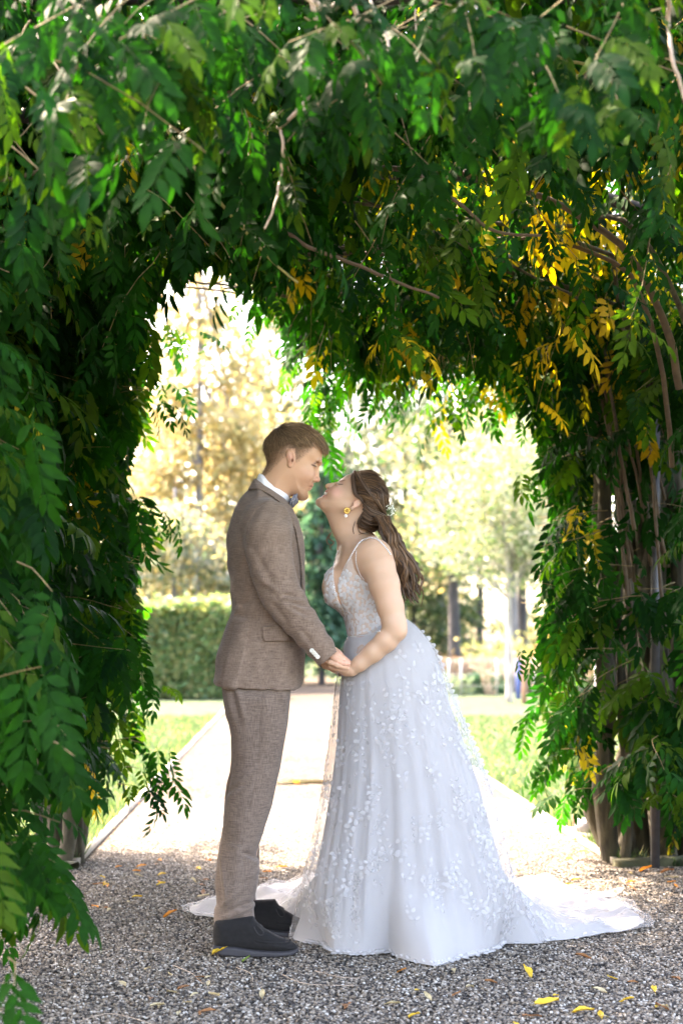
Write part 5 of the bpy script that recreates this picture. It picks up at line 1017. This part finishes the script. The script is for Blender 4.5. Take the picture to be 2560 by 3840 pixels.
    for s in (-1, 1):
        mixc((.70, .34, .28), .62 * gauss(V, P(1262, 1852, s * .05), (.024, .03, .02))); mixc((.66, .36, .28), .5 * gauss(V, P(1334, 1897, s * .08), (.016, .02, .022)))
        br = np.clip(sum(gauss(V, P(1268 + 8.5 * t_, 1803 + .4 * t_ + 2.6 * max(0, t_ - 1.6) ** 2, s * (.022 + .0095 * t_)), (.0055, .03, .0024)) for t_ in (0, .8, 1.6, 2.4)), 0, 1); mixc((.17, .09, .05), br * .72)
        lash = np.clip(sum(gauss(V, P(1264 + 4.6 * t_, 1818 + 2.0 * t_ - .32 * t_ * t_, s * (.026 + .004 * t_)), (.0038, .03, .0018)) for t_ in (0, 1, 2, 3, 4)), 0, 1); mixc((.03, .018, .014), lash)
        mixc((.45, .27, .2), .6 * gauss(V, P(1272, 1812, s * .045), (.012, .03, .0045)))
        mixc((.15, .06, .05), .8 * gauss(V, P(1320, 1899, s * .077), (.004, .01, .005)))  # ear hollow darkened with painted shade
    mixc((.20, .07, .06), .8 * gauss(V, P(1231, 1832, -.008), (.003, .005, .0045)))  # nostril darkened with painted shade
    lip = np.clip(gauss(V, P(1226, 1843, -.010), (.0115, .024, .0046)) + gauss(V, P(1219, 1862, -.010), (.0140, .024, .0044)) + .9 * gauss(V, P(1238, 1862, -.03), (.003, .012, .005)), 0, 1); mixc((.50, .13, .12), .95 * lip)
    mixc((.30, .09, .08), .5 * gauss(V, P(1232, 1857, -.02), (.008, .016, .003)))
    # near and far hand
    hs = []
    for off in (np.zeros(3), np.array([-.018, .31, -.006])):
        D0 = 5.40; fh = Field(px3(1190, 2555, D0) + off + [0, -.09, 0], px3(1345, 2440, D0) + off + [0, .10, 0], .0018)
        wr = px3(1318, 2511, D0 + .0) + off; kn = px3(1262, 2506, D0 + .012) + off
        fh.put(cap(px3(1350, 2486, D0) + off, wr, .0275, .0222), .0); fh.put(cap(wr, wr + (kn - wr) * .35 + [0, 0, -.006], .0222, .020), .01)
        hand(fh, wr + [-.004, 0, -.004], kn, [((-.92, .12, .22), .032), ((-.55, .2, .8), .022), ((.3, .2, .9), .018)], (.05, 1, .02), .0145, .034, .008, [px3(1296, 2502, D0 - .022) + off, px3(1262, 2493, D0 - .040) + off, px3(1236, 2483, D0 - .040) + off, px3(1222, 2480, D0 - .036) + off])
        hs.append(fh.mesh())
    hb = fd
    cols = [c] + [np.tile(base * np.array([1, .95, .93]), (len(v), 1)) for v, q in hs]
    fl = Field(S(1290, 3600, DM) + [0, -.3, 0], S(1560, 2520, DM) + [0, .3, 0], .016)
    for s in (-1, 1): fl.put(Cp((1420, 2560, s * .09), (1420, 3000, s * .10), .09, .06), .03); fl.put(Cp((1420, 3000, s * .10), (1440, 3500, s * .11), .055, .035), .03)
    lv, lq = fl.mesh(); cols.append(np.tile(base, (len(lv), 1)))
    mk('body', [(V, Q)] + hs + [(lv, lq)], M_SKIN_W, root, col=np.concatenate(cols))
    ft = Field(S(1200, 1880, DM) + [0, -.04, 0], S(1250, 1835, DM) + [0, .04, 0], .0012)
    tp = [(1219, 1847.5), (1226, 1849), (1236, 1856), (1238, 1861), (1230, 1862), (1219, 1857)]
    th = []
    for i in range(6):
        f_ = i / 5; th.append(sphere(S(1220.5 + 14.5 * f_, 1850.5 + 8.5 * f_, DM) + [0, -.006 - .021 * f_ ** .8, 0], (.0050, .0050, .0060), 8, 6)); th.append(sphere(S(1220.5 + 14.5 * f_, 1850.5 + 8.5 * f_, DM) + [0, .006 + .021 * f_ ** .8, 0], (.0035, .0035, .0042), 8, 6))
    mk('teeth', th, plain('tooth_white', (.82, .79, .72), .25), root)
    # ---- hair
    hp = [(1322, 1769), (1340, 1767), (1370, 1780), (1403, 1799), (1434, 1826), (1452, 1856), (1458, 1880), (1454, 1905), (1450, 1935), (1446, 1955), (1428, 1975), (1398, 1993), (1366, 1993), (1342, 1974), (1338, 1962), (1352, 1948), (1358, 1925), (1362, 1900), (1356, 1880), (1345, 1872), (1332, 1874), (1322, 1866), (1318, 1850), (1326, 1838), (1322, 1810), (1320, 1788)]
    fullp = pl([(1318, 1769), (1340, 1766), (1370, 1779), (1403, 1798), (1434, 1825), (1452, 1856), (1458, 1882), (1455, 1910), (1451, 1938), (1446, 1958), (1428, 1977), (1398, 1996), (1364, 1997), (1330, 1980), (1300, 1960), (1280, 1900), (1270, 1850), (1290, 1790)], DM)
    fh = Field(S(1305, 2005, DM) + [0, -.12, 0], S(1470, 1755, DM) + [0, .12, 0], .0026)
    Wh = Wz([(1760, .048), (1785, .066), (1820, .0775), (1870, .080), (1910, .077), (1950, .070), (2000, .06)])
    fh.put(inflate(fullp, DM, .076, Wh, 2.0)); fh.put(prism(pl(hp, DM), DM - .2, DM + .2), .010, 'i')
    hv, hq = fh.mesh(); nrm = vnormals(hv, hq)
    hair = mk('hair', [(hv - nrm * .004, hq)], M_HAIR, root, col=np.tile(np.array([.050, .028, .016]), (len(hv), 1)) * rng.uniform(.8, 1.25, (len(hv), 1)))
    knot = S(1446, 1938, DM) + [0, -.012, 0]
    n = 3200; side = rng.random(n) < .75; pick = rng.choice(len(hv), n * 3); pick = pick[hv[pick][:, 1] < DM + .03][:n]; n = len(pick)
    p = hv[pick]; nn = nrm[pick]; Kn = 9; pts = np.zeros((n, Kn, 3)); q = p - nn * .002; psy = HYP - (p[:, 2] - CH) * K; psx = p[:, 0] * K + CXP
    ln = rng.uniform(.05, .09, n); cen = S(1375, 1880, DM); lift = rng.uniform(0, .10, n)[:, None]
    for k in range(Kn):
        pts[:, k] = q; to = knot - q; ds = np.linalg.norm(to, axis=1)[:, None]; to = to / (ds + 1e-6); out = q - cen; out /= np.linalg.norm(out, axis=1)[:, None]
        up_ = np.clip((1935 - psy) / 120, -0.4, .55)[:, None] * np.array([.55, 0, .35]) * np.clip(ds / .08, 0, 1); d = to + up_; d = d - (d * out).sum(1)[:, None] * out * .92 + out * lift * .25; d /= np.linalg.norm(d, axis=1)[:, None] + 1e-6; q = q + d * np.minimum(ln / (Kn - 1), ds[:, 0] * .3)[:, None]
    pts += np.cumsum(rng.normal(0, .0004, pts.shape), 1)
    R = rng.uniform(.0006, .0014, (n, 1)) * np.array([.5, .9, 1, 1, 1, 1, .9, .7, .4]); sv, sq = strands(pts, R)
    band = np.clip(np.sin(psx * .05 + psy * .11) * .5 + .5, 0, 1)[:, None]; t_ = np.clip(rng.random((n, 1)) ** 1.8 * .7 + .45 * band * rng.random((n, 1)), 0, 1); sc = (1 - t_) * np.array([.030, .0165, .010]) + t_ * np.array([.23, .13, .066]); tag(mk('hair_strand', [(sv, sq)], M_HAIR, hair, col=np.repeat(sc, Kn * 3, 0)), kind='stuff')
    # temple lock and twisted strands into the knot
    lk = []; lc = []
    def lock(pts_, r, n_=18, tint=.35, tw=.0, ns=9):
        n = int(n_ * 1.8); ctr = catmull(pts_, 24); t = np.gradient(ctr, axis=0); t /= np.linalg.norm(t, axis=1)[:, None]; a = np.cross(t, [0, -1, 0.05]); a /= np.linalg.norm(a, axis=1)[:, None]; b = np.cross(t, a); s = np.linspace(0, 1, 24); env = np.sin(PI * np.clip(.12 + .85 * s, 0, 1)) ** .6
        P_ = np.zeros((n, 24, 3))
        for i in range(n):
            ph, rad = rng.uniform(0, 2 * PI), r * math.sqrt(rng.random()); an = ph + tw * s; P_[i] = ctr + (np.cos(an) * a.T * rad * env + np.sin(an) * b.T * rad * env).T
        R_ = np.full((n, 1), r * .165 + .0005) * (np.sin(PI * np.clip(.08 + .9 * s, 0, 1)) ** .5 + .08); v_, q_ = strands(P_, R_, 5); lk.append((v_, q_)); t2 = np.clip(rng.random((n, 1)) * tint * 1.6, 0, 1); cc = (1 - t2) * np.array([.030, .0165, .010]) + t2 * np.array([.21, .115, .058]); lc.append(np.repeat(cc, 24 * 5, 0))
    s3 = lambda x, y, l=-.07: S(x, y, DM) + [0, l, 0]
    lock([s3(1330, 1768, -.02), s3(1322, 1790, -.052), s3(1323, 1825, -.076), s3(1330, 1862, -.083), s3(1350, 1880, -.086), s3(1362, 1900, -.082)], .008, 14, .3)
    for i in range(7): f_ = i / 6; lock([s3(1330 + 14 * i, 1772 + 6 * i, -.03 - .012 * (i < 4)), s3(1352 + 12 * i, 1815 + 7 * i, -.076 + .002 * i), s3(1392 + 7 * i, 1868 + 7 * i, -.081 + .004 * i), s3(1446, 1935, -.045)], .0075, 16, .35 + .35 * (i in (1, 2, 4)), 2.0)
    for i in range(5): lock([s3(1362 - 2 * i, 1900 + 14 * i, -.078), s3(1385, 1925 + 11 * i, -.082), s3(1418, 1935 + 8 * i, -.07), s3(1446, 1940 + 3 * i, -.045)], .0085, 16, .28, 2.0)
    for a, b in (((1345, 1970), (1400, 1992)), ((1352, 1960), (1410, 1980))): lock([s3(1358, 1935, -.074), s3(a[0], a[1], -.068), s3((a[0] + b[0]) / 2, a[1] + 14, -.062), s3(b[0], b[1], -.05), s3(1446, 1950, -.04)], .008, 14, .25, 1.0)
    # wavy tail over the back
    for i in range(84):
        u = rng.random(); l0 = U(-.115, .03); x0 = 1430 + U(-30, 24); ph = U(0, 6.28); fr = U(1.6, 2.6); amp = U(10, 24)
        e = (1506 + 48 * u + U(-10, 16), 2080 + 160 * rng.random() ** .6 + U(-10, 30)); m_ = (1440 + 58 * u, 2030 + U(-10, 10)); k_ = []
        for s in np.linspace(0, 1, 9): bx = (1 - s) ** 2 * x0 + 2 * s * (1 - s) * m_[0] + s * s * e[0]; by = (1 - s) ** 2 * 1945 + 2 * s * (1 - s) * m_[1] + s * s * e[1]; w_ = amp * s ** .8 * math.sin(ph + fr * 2 * PI * s); k_.append(s3(bx + w_, by + .3 * w_, l0 - .035 * math.sin(PI * s) + .012 * math.cos(ph + fr * 2 * PI * s) * s))
        lock(k_, U(.004, .0095), 11, U(.2, .75), 1.5)
    for i in range(26):
        ph = U(0, 6.28); e = (1540 + U(-15, 55), 2190 + U(-30, 90)); k_ = [s3(1450, 1950, -.03)] + [s3(1450 + (e[0] - 1450) * s + 20 * s * math.sin(ph + 13 * s), 1950 + (e[1] - 1950) * s + 6 * math.cos(ph + 13 * s), U(-.05, .0)) for s in (.2, .35, .5, .65, .8, .9, 1)]; lock(k_, U(.002, .0042), 5, U(.5, 1.0))
    for k_ in ([(1246, 1985), (1232, 2012), (1250, 2030), (1236, 2048), (1247, 2060)], [(1243, 1990), (1226, 2014), (1228, 2034), (1246, 2040)]): lock([s3(x, y, .06) for x, y in k_], .0022, 5, .9)
    for k_ in ([(1330, 1960), (1322, 1990), (1330, 2012), (1352, 2008)], [(1340, 1975), (1350, 2003), (1385, 2000)], [(1448, 1950), (1478, 1990), (1482, 2015)]): lock([s3(x, y, -.06) for x, y in k_], .0016, 3, .6)
    tag(mk('hair_lock', lk, M_HAIR, hair, col=np.concatenate(lc)), kind='stuff')
    # sprig of gypsophila in the knot
    sp = []; fl_ = []
    for i in range(46):
        d = np.array([abs(rng.normal(.6, .5)), rng.normal(0, .5) - .2, rng.normal(.35, .6)]); d /= np.linalg.norm(d); a = S(1447, 1925, DM) + [0, -.03, 0]; e = a + d * U(.015, .042); sp.append(tube([a, (a + e) / 2 + rng.normal(0, .003, 3), e], .0005, 3)); fl_.append(sphere(e, U(.0016, .003), 5, 4))
    g = mk('hair_sprig', sp, plain('sprig_green', (.10, .19, .06), .7), hair); tag(mk('blossom', fl_, plain('white_blossom', (.75, .78, .68), .8), g), kind='stuff')
    # earrings
    for s, nm in ((-1, 0), (1, 1)):
        gold = plain('gold', (.75, .50, .14), .25, 1.0); ct = S(1300, 1922, DM) + [0, s * .074, 0]; prt = [sphere(ct + [0, s * .003, 0], .004, 8, 6)]
        for a in range(7): th = a * 2 * PI / 7; prt.append(sphere(ct + np.array([math.cos(th) * .0085, s * .002, math.sin(th) * .0085]), (.0042, .0025, .0042), 7, 5)); prt.append(tube([ct, ct + np.array([math.cos(th + .4) * .011, s * .004, math.sin(th + .4) * .011])], [.001, .0016], 4))
        e_ = mk('earring', prt + [tube([S(1314, 1916, DM) + [0, s * .0715, 0], ct], .001, 4)], gold, root); mk('pearl', [sphere(S(1296.5, 1941, DM) + [0, s * .076, 0], .0062, 12, 9)], M_PEARL, e_)
    # ---- bodice
    fb = Field(S(1215, 2400, DM) + [0, -.21, 0], S(1480, 2040, DM) + [0, .21, 0], .0028)
    fb.put(inflate(prof, DM, .078, lambda x, z: Wt(x, z) + .002, 2.0, grow=.0045))
    for s in (-1, 1): fb.put(E(1267, 2205, s * .066, (.0625, .0645, .0705)), .03)
    reg = [(1334, 2062), (1333, 2100), (1336, 2123), (1350, 2158), (1379, 2186), (1425, 2210), (1460, 2270), (1480, 2300), (1475, 2330), (1440, 2364), (1391, 2378), (1306, 2386), (1285, 2345), (1250, 2295), (1150, 2260), (1150, 2180), (1205, 2140), (1246, 2120), (1249, 2164), (1253, 2205), (1266, 2252), (1281, 2279), (1298, 2310), (1286, 2272), (1273, 2230), (1268, 2191), (1297, 2117)]
    fb.put(prism(pl(reg, 5.50), DM - .3, DM + .3), .0015, 'i')
    bv, bq = fb.mesh(); bn = vnormals(bv, bq); bod = mk('bodice', [(bv, bq)], M_NUDE, root)
    # petals sewn on the bodice: well spaced points of the outer side that faces the camera
    bsx = bv[:, 0] / bv[:, 1] * F + CXP; bsy = HYP - (bv[:, 2] - CH) / bv[:, 1] * F
    def scatter(V_, N_, ok, rad, nmax):
        idx = np.where(ok)[0]; rng.shuffle(idx); ch = []; CV = np.zeros((0, 3))
        for i in idx:
            if len(ch) and np.min(((CV - V_[i]) ** 2).sum(1)) < rad * rad: continue
            ch.append(i); CV = np.vstack([CV, V_[i]])
            if len(ch) >= nmax: break
        return ch
    pms = {m_: [mesh_data('applique_petal', [s_], m_) for s_ in PETALS] for m_ in (M_PETAL, M_PETAL_B)}
    def place_petals(items, parent, nm='applique_petal', limit=300, mt=M_PETAL):
        pm = pms[mt]
        """items: (point, normal, direction, scale, shape); the nearest become parts, the others one joined part"""
        items = sorted(items, key=lambda it: it[0][1]); rest = []; wm = parent.matrix_world.inverted()
        for i, (p_, n_, d_, s_, k_) in enumerate(items):
            n_ = n_ / (np.linalg.norm(n_) + 1e-9); d_ = d_ - (d_ @ n_) * n_; d_ /= np.linalg.norm(d_) + 1e-9; y_ = np.cross(n_, d_); m_ = np.eye(4); m_[:3, 0] = d_ * s_; m_[:3, 1] = y_ * s_; m_[:3, 2] = n_ * s_; m_[:3, 3] = p_ + n_ * .0007
            if i < limit: o = bpy.data.objects.new(nm, pm[k_]); COL.objects.link(o); o.parent = parent; o.matrix_local = wm @ Matrix(m_)
            else: v_, f_ = PETALS[k_]; rest.append((v_ @ m_[:3, :3].T + m_[:3, 3], f_))
        if rest: tag(mk('lace_petals', rest, mt, parent), kind='stuff')
    ok = (bn[:, 1] < .25) & (bsy > 2140)
    ch = scatter(bv, bn, ok, .0098, 1100); its = [(bv[i], bn[i] + rng.normal(0, .12, 3), np.array([rng.normal(0, .6), 0, -1.0 + rng.normal(0, .4)]), U(.85, 1.15), int(rng.integers(3))) for i in ch]
    place_petals(its, bod, mt=M_PETAL_B)
    # beaded neck edges, straps, waist
    beads = []; rope = []
    def bead_line(pts_, step, r, lift=.004, rp=True):
        p_ = catmull(pts_, 90); d_ = np.r_[0, np.cumsum(np.linalg.norm(np.diff(p_, axis=0), axis=1))]; u = np.arange(0, d_[-1], step); q_ = np.stack([np.interp(u, d_, p_[:, k]) for k in range(3)], 1)
        for x in q_: beads.append(sphere(x, r, 6, 4))
        if rp: rope.append(tube(p_[::3], r * .8, 5))
    def onbody(pts_, fld, far=False):
        pts_ = catmull(np.c_[np.array(pts_, float), np.zeros(len(pts_))], 60)[:, :2]; Yp = None; out = []
        for x, y in pts_:
            Yv = Yp if Yp else 5.45; hit = False
            for it in range(5):
                p0 = S(x, y, Yv); ii = int(np.clip(round((p0[0] - fld.lo[0]) / fld.h), 0, fld.n[0] - 1)); kk = int(np.clip(round((p0[2] - fld.lo[2]) / fld.h), 0, fld.n[2] - 1)); w_ = np.where(fld.a[ii, :, kk] < .001)[0]
                if len(w_): Yv = .5 * Yv + .5 * (fld.lo[1] + w_[0] * fld.h); hit = True
            Yp = Yv if hit else Yp; out.append([x, y, Yp if Yp else np.nan])
        out = np.array(out); g_ = ~np.isnan(out[:, 2]); out[:, 2] = np.interp(np.arange(len(out)), np.where(g_)[0], out[g_, 2]); out[:, 2] = np.convolve(np.pad(out[:, 2], 3, mode='edge'), np.ones(7) / 7, 'valid')
        return [S(x, y, q - .005) for x, y, q in out]
    def onbody_old(pts_, fld, far=False):
        """walk a photo line and rest it on the near (or far) skin of the field"""
        out = []
        for x, y in pts_:
            p0 = S(x, y, 5.50); ii = int(np.clip(round((p0[0] - fld.lo[0]) / fld.h), 0, fld.n[0] - 1)); kk = int(np.clip(round((p0[2] - fld.lo[2]) / fld.h), 0, fld.n[2] - 1)); col = fld.a[ii, :, kk]; w_ = np.where(col < 0)[0]
            if len(w_): j = w_[0]; Yv = fld.lo[1] + j * fld.h; out.append(S(x, y, Yv - .003))
            elif out: out.append(S(x, y, out[-1][1]))
        return out
    bead_line(onbody([(1385, 2016), (1355, 2028), (1338, 2048), (1326, 2066), (1312, 2090), (1297, 2118), (1282, 2152), (1270, 2190), (1275, 2230), (1286, 2270), (1298, 2310), (1303, 2345), (1307, 2380)], fd), .0062, .0026)
    bead_line(onbody([(1385, 2016), (1410, 2020), (1432, 2038), (1448, 2056), (1465, 2080)], fd), .0062, .0026)
    bead_line(onbody([(1266, 2066), (1258, 2092), (1251, 2120), (1248, 2150), (1253, 2205), (1266, 2252), (1281, 2279), (1297, 2312)], fd), .0062, .0024)
    bead_line(onbody([(1335, 2066), (1334, 2100), (1338, 2124), (1351, 2158), (1368, 2178)], fd), .0060, .0017)
    bead_line(onbody([(1306, 2386), (1340, 2385), (1391, 2378), (1425, 2366)], fd), .0060, .0026)
    tag(mk('pearl_trim', beads, M_PEARL, bod), kind='stuff'); mk('strap', rope, M_PETAL, bod)
    # ---- skirts: rings from the waist to the ground, then the train spread on the gravel
    C0 = np.array([.185, 5.66])
    pol = []
    for x, y in ((1085, 3530), (1149, 3547), (1219, 3557), (1241, 3586), (1348, 3592), (1458, 3582), (1517, 3611), (1590, 3628), (1637, 3636), (1716, 3606), (1790, 3594), (1836, 3582), (1886, 3547), (1995, 3542), (2085, 3546), (2180, 3528), (2284, 3511), (2433, 3496), (2455, 3465), (2393, 3423), (2370, 3392), (2366, 3352), (2284, 3370), (2200, 3358), (2130, 3338), (2090, 3314), (2030, 3304), (1935, 3306), (1650, 3290), (1400, 3290), (1127, 3298), (985, 3332), (850, 3362), (795, 3388), (683, 3400), (680, 3418), (690, 3434), (800, 3452), (900, 3472), (1092, 3502)):
        g = G(x, y); pol.append((math.atan2(g[1] - C0[1], g[0] - C0[0]), math.hypot(g[0] - C0[0], g[1] - C0[1])))
    pol = np.array(pol); pol = pol[np.argsort(pol[:, 0])]; pa = np.r_[pol[-1, 0] - 2 * PI, pol[:, 0], pol[0, 0] + 2 * PI]; pr = np.r_[pol[-1, 1], pol[:, 1], pol[0, 1]]
    NT = 420; th = np.arange(NT) * 2 * PI / NT; Rg = np.interp((th + PI) % (2 * PI) - PI, pa, pr)
    def skirt(rows, scale_g, fold, lift, seed, train=True, zend=.0):
        r_ = np.random.default_rng(seed); rings = []
        A1 = [(r_.uniform(0, 6.28), r_.uniform(.5, 1), f_) for f_ in (7, 11, 17, 24, 33)]
        wave = sum(a * np.sin(f_ * th + p) for p, a, f_ in A1) / 2.2; wave = np.abs(wave) ** .85 * np.sign(wave)
        sy = np.linspace(rows[0][0], rows[-1][0], 46); z9 = None
        for y in sy:
            L = np.interp(y, [q[0] for q in rows], [q[1] for q in rows]); R = np.interp(y, [q[0] for q in rows], [q[2] for q in rows]); f = np.interp(y, [q[0] for q in rows], [q[3] for q in rows]); b = np.interp(y, [q[0] for q in rows], [q[4] for q in rows]); dzr = np.interp(y, [q[0] for q in rows], [q[5] for q in rows])
            xl = S(L, y, DM)[0]; xr = S(R, y, DM)[0]; cx = (xl + xr) / 2; hx = (xr - xl) / 2; u = (y - rows[0][0]) / (rows[-1][0] - rows[0][0]); am = fold * u ** 1.1
            cs, sn = np.cos(th), np.sin(th); ex = np.sign(cs) * np.abs(cs) ** .92; ey = np.sign(sn) * np.abs(sn) ** .92; hy = np.where(sn < 0, f, b); k = 1 + am * wave * (1 - .75 * cs ** 6)
            x = cx + hx * ex * k; yy = DM + hy * ey * k; z = S(0, y, DM)[2] + dzr * (x - cx) / hx * np.ones(NT); rings.append(np.stack([x, yy, z], 1))
        top = rings[-1]; z9 = top[:, 2]; gx = C0[0] + np.cos(th) * Rg * scale_g; gy = C0[1] + np.sin(th) * Rg * scale_g
        # each ground point is matched to the ring point of about the same direction
        ta = np.unwrap(np.arctan2(top[:, 1] - C0[1], top[:, 0] - C0[0])); ta -= 2 * PI * round((ta[0] - th[0]) / (2 * PI)); Rm = np.interp(ta % (2 * PI), np.r_[th, 2 * PI], np.r_[Rg, Rg[0]]) * scale_g; gx = C0[0] + np.cos(ta) * Rm; gy = C0[1] + np.sin(ta) * Rm
        dist = np.hypot(gx - top[:, 0], gy - top[:, 1]); wr = [r_.uniform(0, 6.28, 8)]
        for s in np.linspace(0, 1, 22)[1:]:
            tr_ = np.clip((dist - .10) / .5, 0, 1); zz_ = z9 * ((1 - s) * (1 - tr_) + tr_ * np.maximum(0, 1 - s * (1 + 1.6 * np.clip(dist, 0, 1.4))) ** 2.0)
            x = top[:, 0] + (gx - top[:, 0]) * s; yy = top[:, 1] + (gy - top[:, 1]) * s
            rk = .5 + .5 * np.sin(9 * x + 13 * yy + wr[0][0]) * np.sin(15 * x - 8 * yy + wr[0][1]); r2 = .5 + .5 * np.sin(31 * x + 17 * yy + wr[0][2] + 3 * np.sin(7 * x)); r3 = .5 + .5 * np.sin(60 * x - 44 * yy + wr[0][3] + 2 * np.sin(19 * yy))
            gz = lift + (.045 * rk * r2 + .026 * r3 * (.3 + .7 * rk) + .022 * rk) * (tr_ * .95 + .05) * (1 - .35 * s); zz_ = np.maximum(zz_, 0) + gz
            if s > .86: zz_ = zz_ * (1 - .55 * (s - .86) / .14) + .004
            zz_ = np.maximum(zz_, .006 + lift * .3); rings.append(np.stack([x, yy, zz_], 1))
        R_ = np.array(rings); m_ = len(R_); wgt = np.exp(-((np.arange(m_) - 46) / 7.0) ** 2)[:, None, None]
        for it in range(30): R_[1:-1] += .5 * wgt[1:-1] * ((R_[:-2] + R_[2:]) / 2 - R_[1:-1])
        return R_
    rows_o = [(2352, 1302, 1520, .120, .135, .034), (2372, 1292, 1556, .140, .17, .030), (2400, 1284, 1588, .16, .20, .025), (2440, 1277, 1624, .18, .23, .018), (2500, 1271, 1657, .195, .26, .01), (2560, 1261, 1684, .205, .29, .0), (2650, 1249, 1716, .213, .32, 0), (2776, 1235, 1772, .22, .36, 0), (2930, 1212, 1830, .225, .41, 0), (3080, 1184, 1876, .23, .46, 0), (3210, 1156, 1905, .235, .50, 0), (3330, 1128, 1935, .24, .53, 0)]
    rows_i = [(r[0], r[1] + interp(r[0], [2352, 2600, 2800, 3330], [3, 18, 30, 45]), r[2] - interp(r[0], [2352, 2480, 2700, 3080, 3250, 3330], [3, 8, 34, 46, 36, 30]), r[3] - .012 - .0 * 1, r[4] - .02, r[5]) for r in rows_o]
    def grid(name, Rg_, mat, parent):
        m, k = Rg_.shape[:2]; i = np.arange(m - 1)[:, None] * k; j = np.arange(k)[None]; j2 = (j + 1) % k; q = np.stack([i + j, i + k + j, i + k + j2, i + j2], -1).reshape(-1, 4); return mk(name, [(Rg_.reshape(-1, 3), q[:, ::-1])], mat, parent)
    Ri = skirt(rows_i, .955, .058, .006, 4); Ro = skirt(rows_o, 1.0, .050, .012, 4)
    sk = grid('skirt', Ri, M_SATIN, root); ov = grid('tulle_overskirt', Ro, M_TULLE, root)
    # lace motifs: short vines with pairs of petals on the tulle
    du = np.gradient(Ro, axis=0); dv_ = (np.roll(Ro, -1, 1) - np.roll(Ro, 1, 1)) / 2; nr = np.cross(dv_, du); nr /= np.linalg.norm(nr, axis=2)[..., None] + 1e-9
    ctr = Ro.mean(1, keepdims=True); flip = ((Ro - ctr) * nr)[:40].sum(2) < 0
    if flip.mean() > .5: nr = -nr
    nr[46:][nr[46:][..., 2] < 0] *= -1
    its = []; vines = []; m = Ro.shape[0]
    def at(i, j): return Ro[int(np.clip(round(i), 0, m - 1)), int(round(j)) % NT], nr[int(np.clip(round(i), 0, m - 1)), int(round(j)) % NT]
    def motif(i, j, hd, steps, sgn):
        pts_ = []
        for s in range(steps):
            p_, n_ = at(i, j); pts_.append(p_ + n_ * .0015); a = du[int(np.clip(round(i), 0, m - 1)), int(round(j)) % NT]; b = dv_[int(np.clip(round(i), 0, m - 1)), int(round(j)) % NT]; la, lb = np.linalg.norm(a) + 1e-6, np.linalg.norm(b) + 1e-6; d_ = math.cos(hd) * a / la + math.sin(hd) * b / lb; i += .023 * math.cos(hd) / la; j += .023 * math.sin(hd) / lb; hd += rng.normal(0, .18) + .06 * sgn
            if i < 3 or i > m - 2: break
            if s > 0:
                for sd in ((-1, 1) if rng.random() < .75 else (rng.choice([-1, 1]),)):
                    h2 = hd + sd * U(.7, 1.2); q_ = math.cos(h2) * a / la + math.sin(h2) * b / lb; its.append((p_ + q_ * U(.014, .02), n_ + rng.normal(0, .15, 3), q_, U(.8, 1.2), int(rng.integers(3))))
        if len(pts_) > 2: vines.append(tube(catmull(pts_, len(pts_) * 3), .0011, 3, cap=False))
    for q in range(130): motif(6 + 40 * ((q * .618) % 1), (.48 + .54 * ((q + rng.random()) / 130)) * NT, PI + U(-.7, .7) if rng.random() < .6 else U(-.8, .8), int(rng.integers(3, 7)), rng.choice([-1, 1]))
    for q in range(34): motif(U(44, m - 2), U(.5, 1.02) * NT, PI + U(-.8, .8), int(rng.integers(5, 10)), rng.choice([-1, 1]))
    for q in range(12): motif(U(6, 50), U(-.12, .16) * NT, U(-.6, .6), int(rng.integers(5, 10)), rng.choice([-1, 1]))
    for q in range(30): motif(U(46, m - 2), U(-.02, .5) * NT, U(0, 6.28), int(rng.integers(4, 8)), rng.choice([-1, 1]))
    for q in range(44): motif(U(47, m - 2), U(-.05, .13) * NT, U(0, 6.28), int(rng.integers(4, 9)), rng.choice([-1, 1]))
    for j in np.linspace(.50, 1.03, 110) * NT:                                          # scalloped hem
        p_, n_ = at(m - 1 - U(0, 1.5), j); its.append((p_ + [0, 0, .003], np.array([rng.normal(0, .2), -.5, 1]), p_ - np.array([*C0, 0]), U(.9, 1.4), int(rng.integers(3))))
    for k_ in range(46):                                                                # petals standing off the back edge
        i = U(2, 30); p_, n_ = at(i, U(-.03, .03) * NT); its.append((p_, n_ * .3 + np.array([0, -1, .2]), np.array([1, 0, .6]), U(1.1, 1.7), int(rng.integers(3))))
    place_petals(its, ov); tag(mk('embroidery', vines, M_PETAL, ov), kind='stuff')
    print('petals', len(its))
    return root
WOMAN = build_woman()
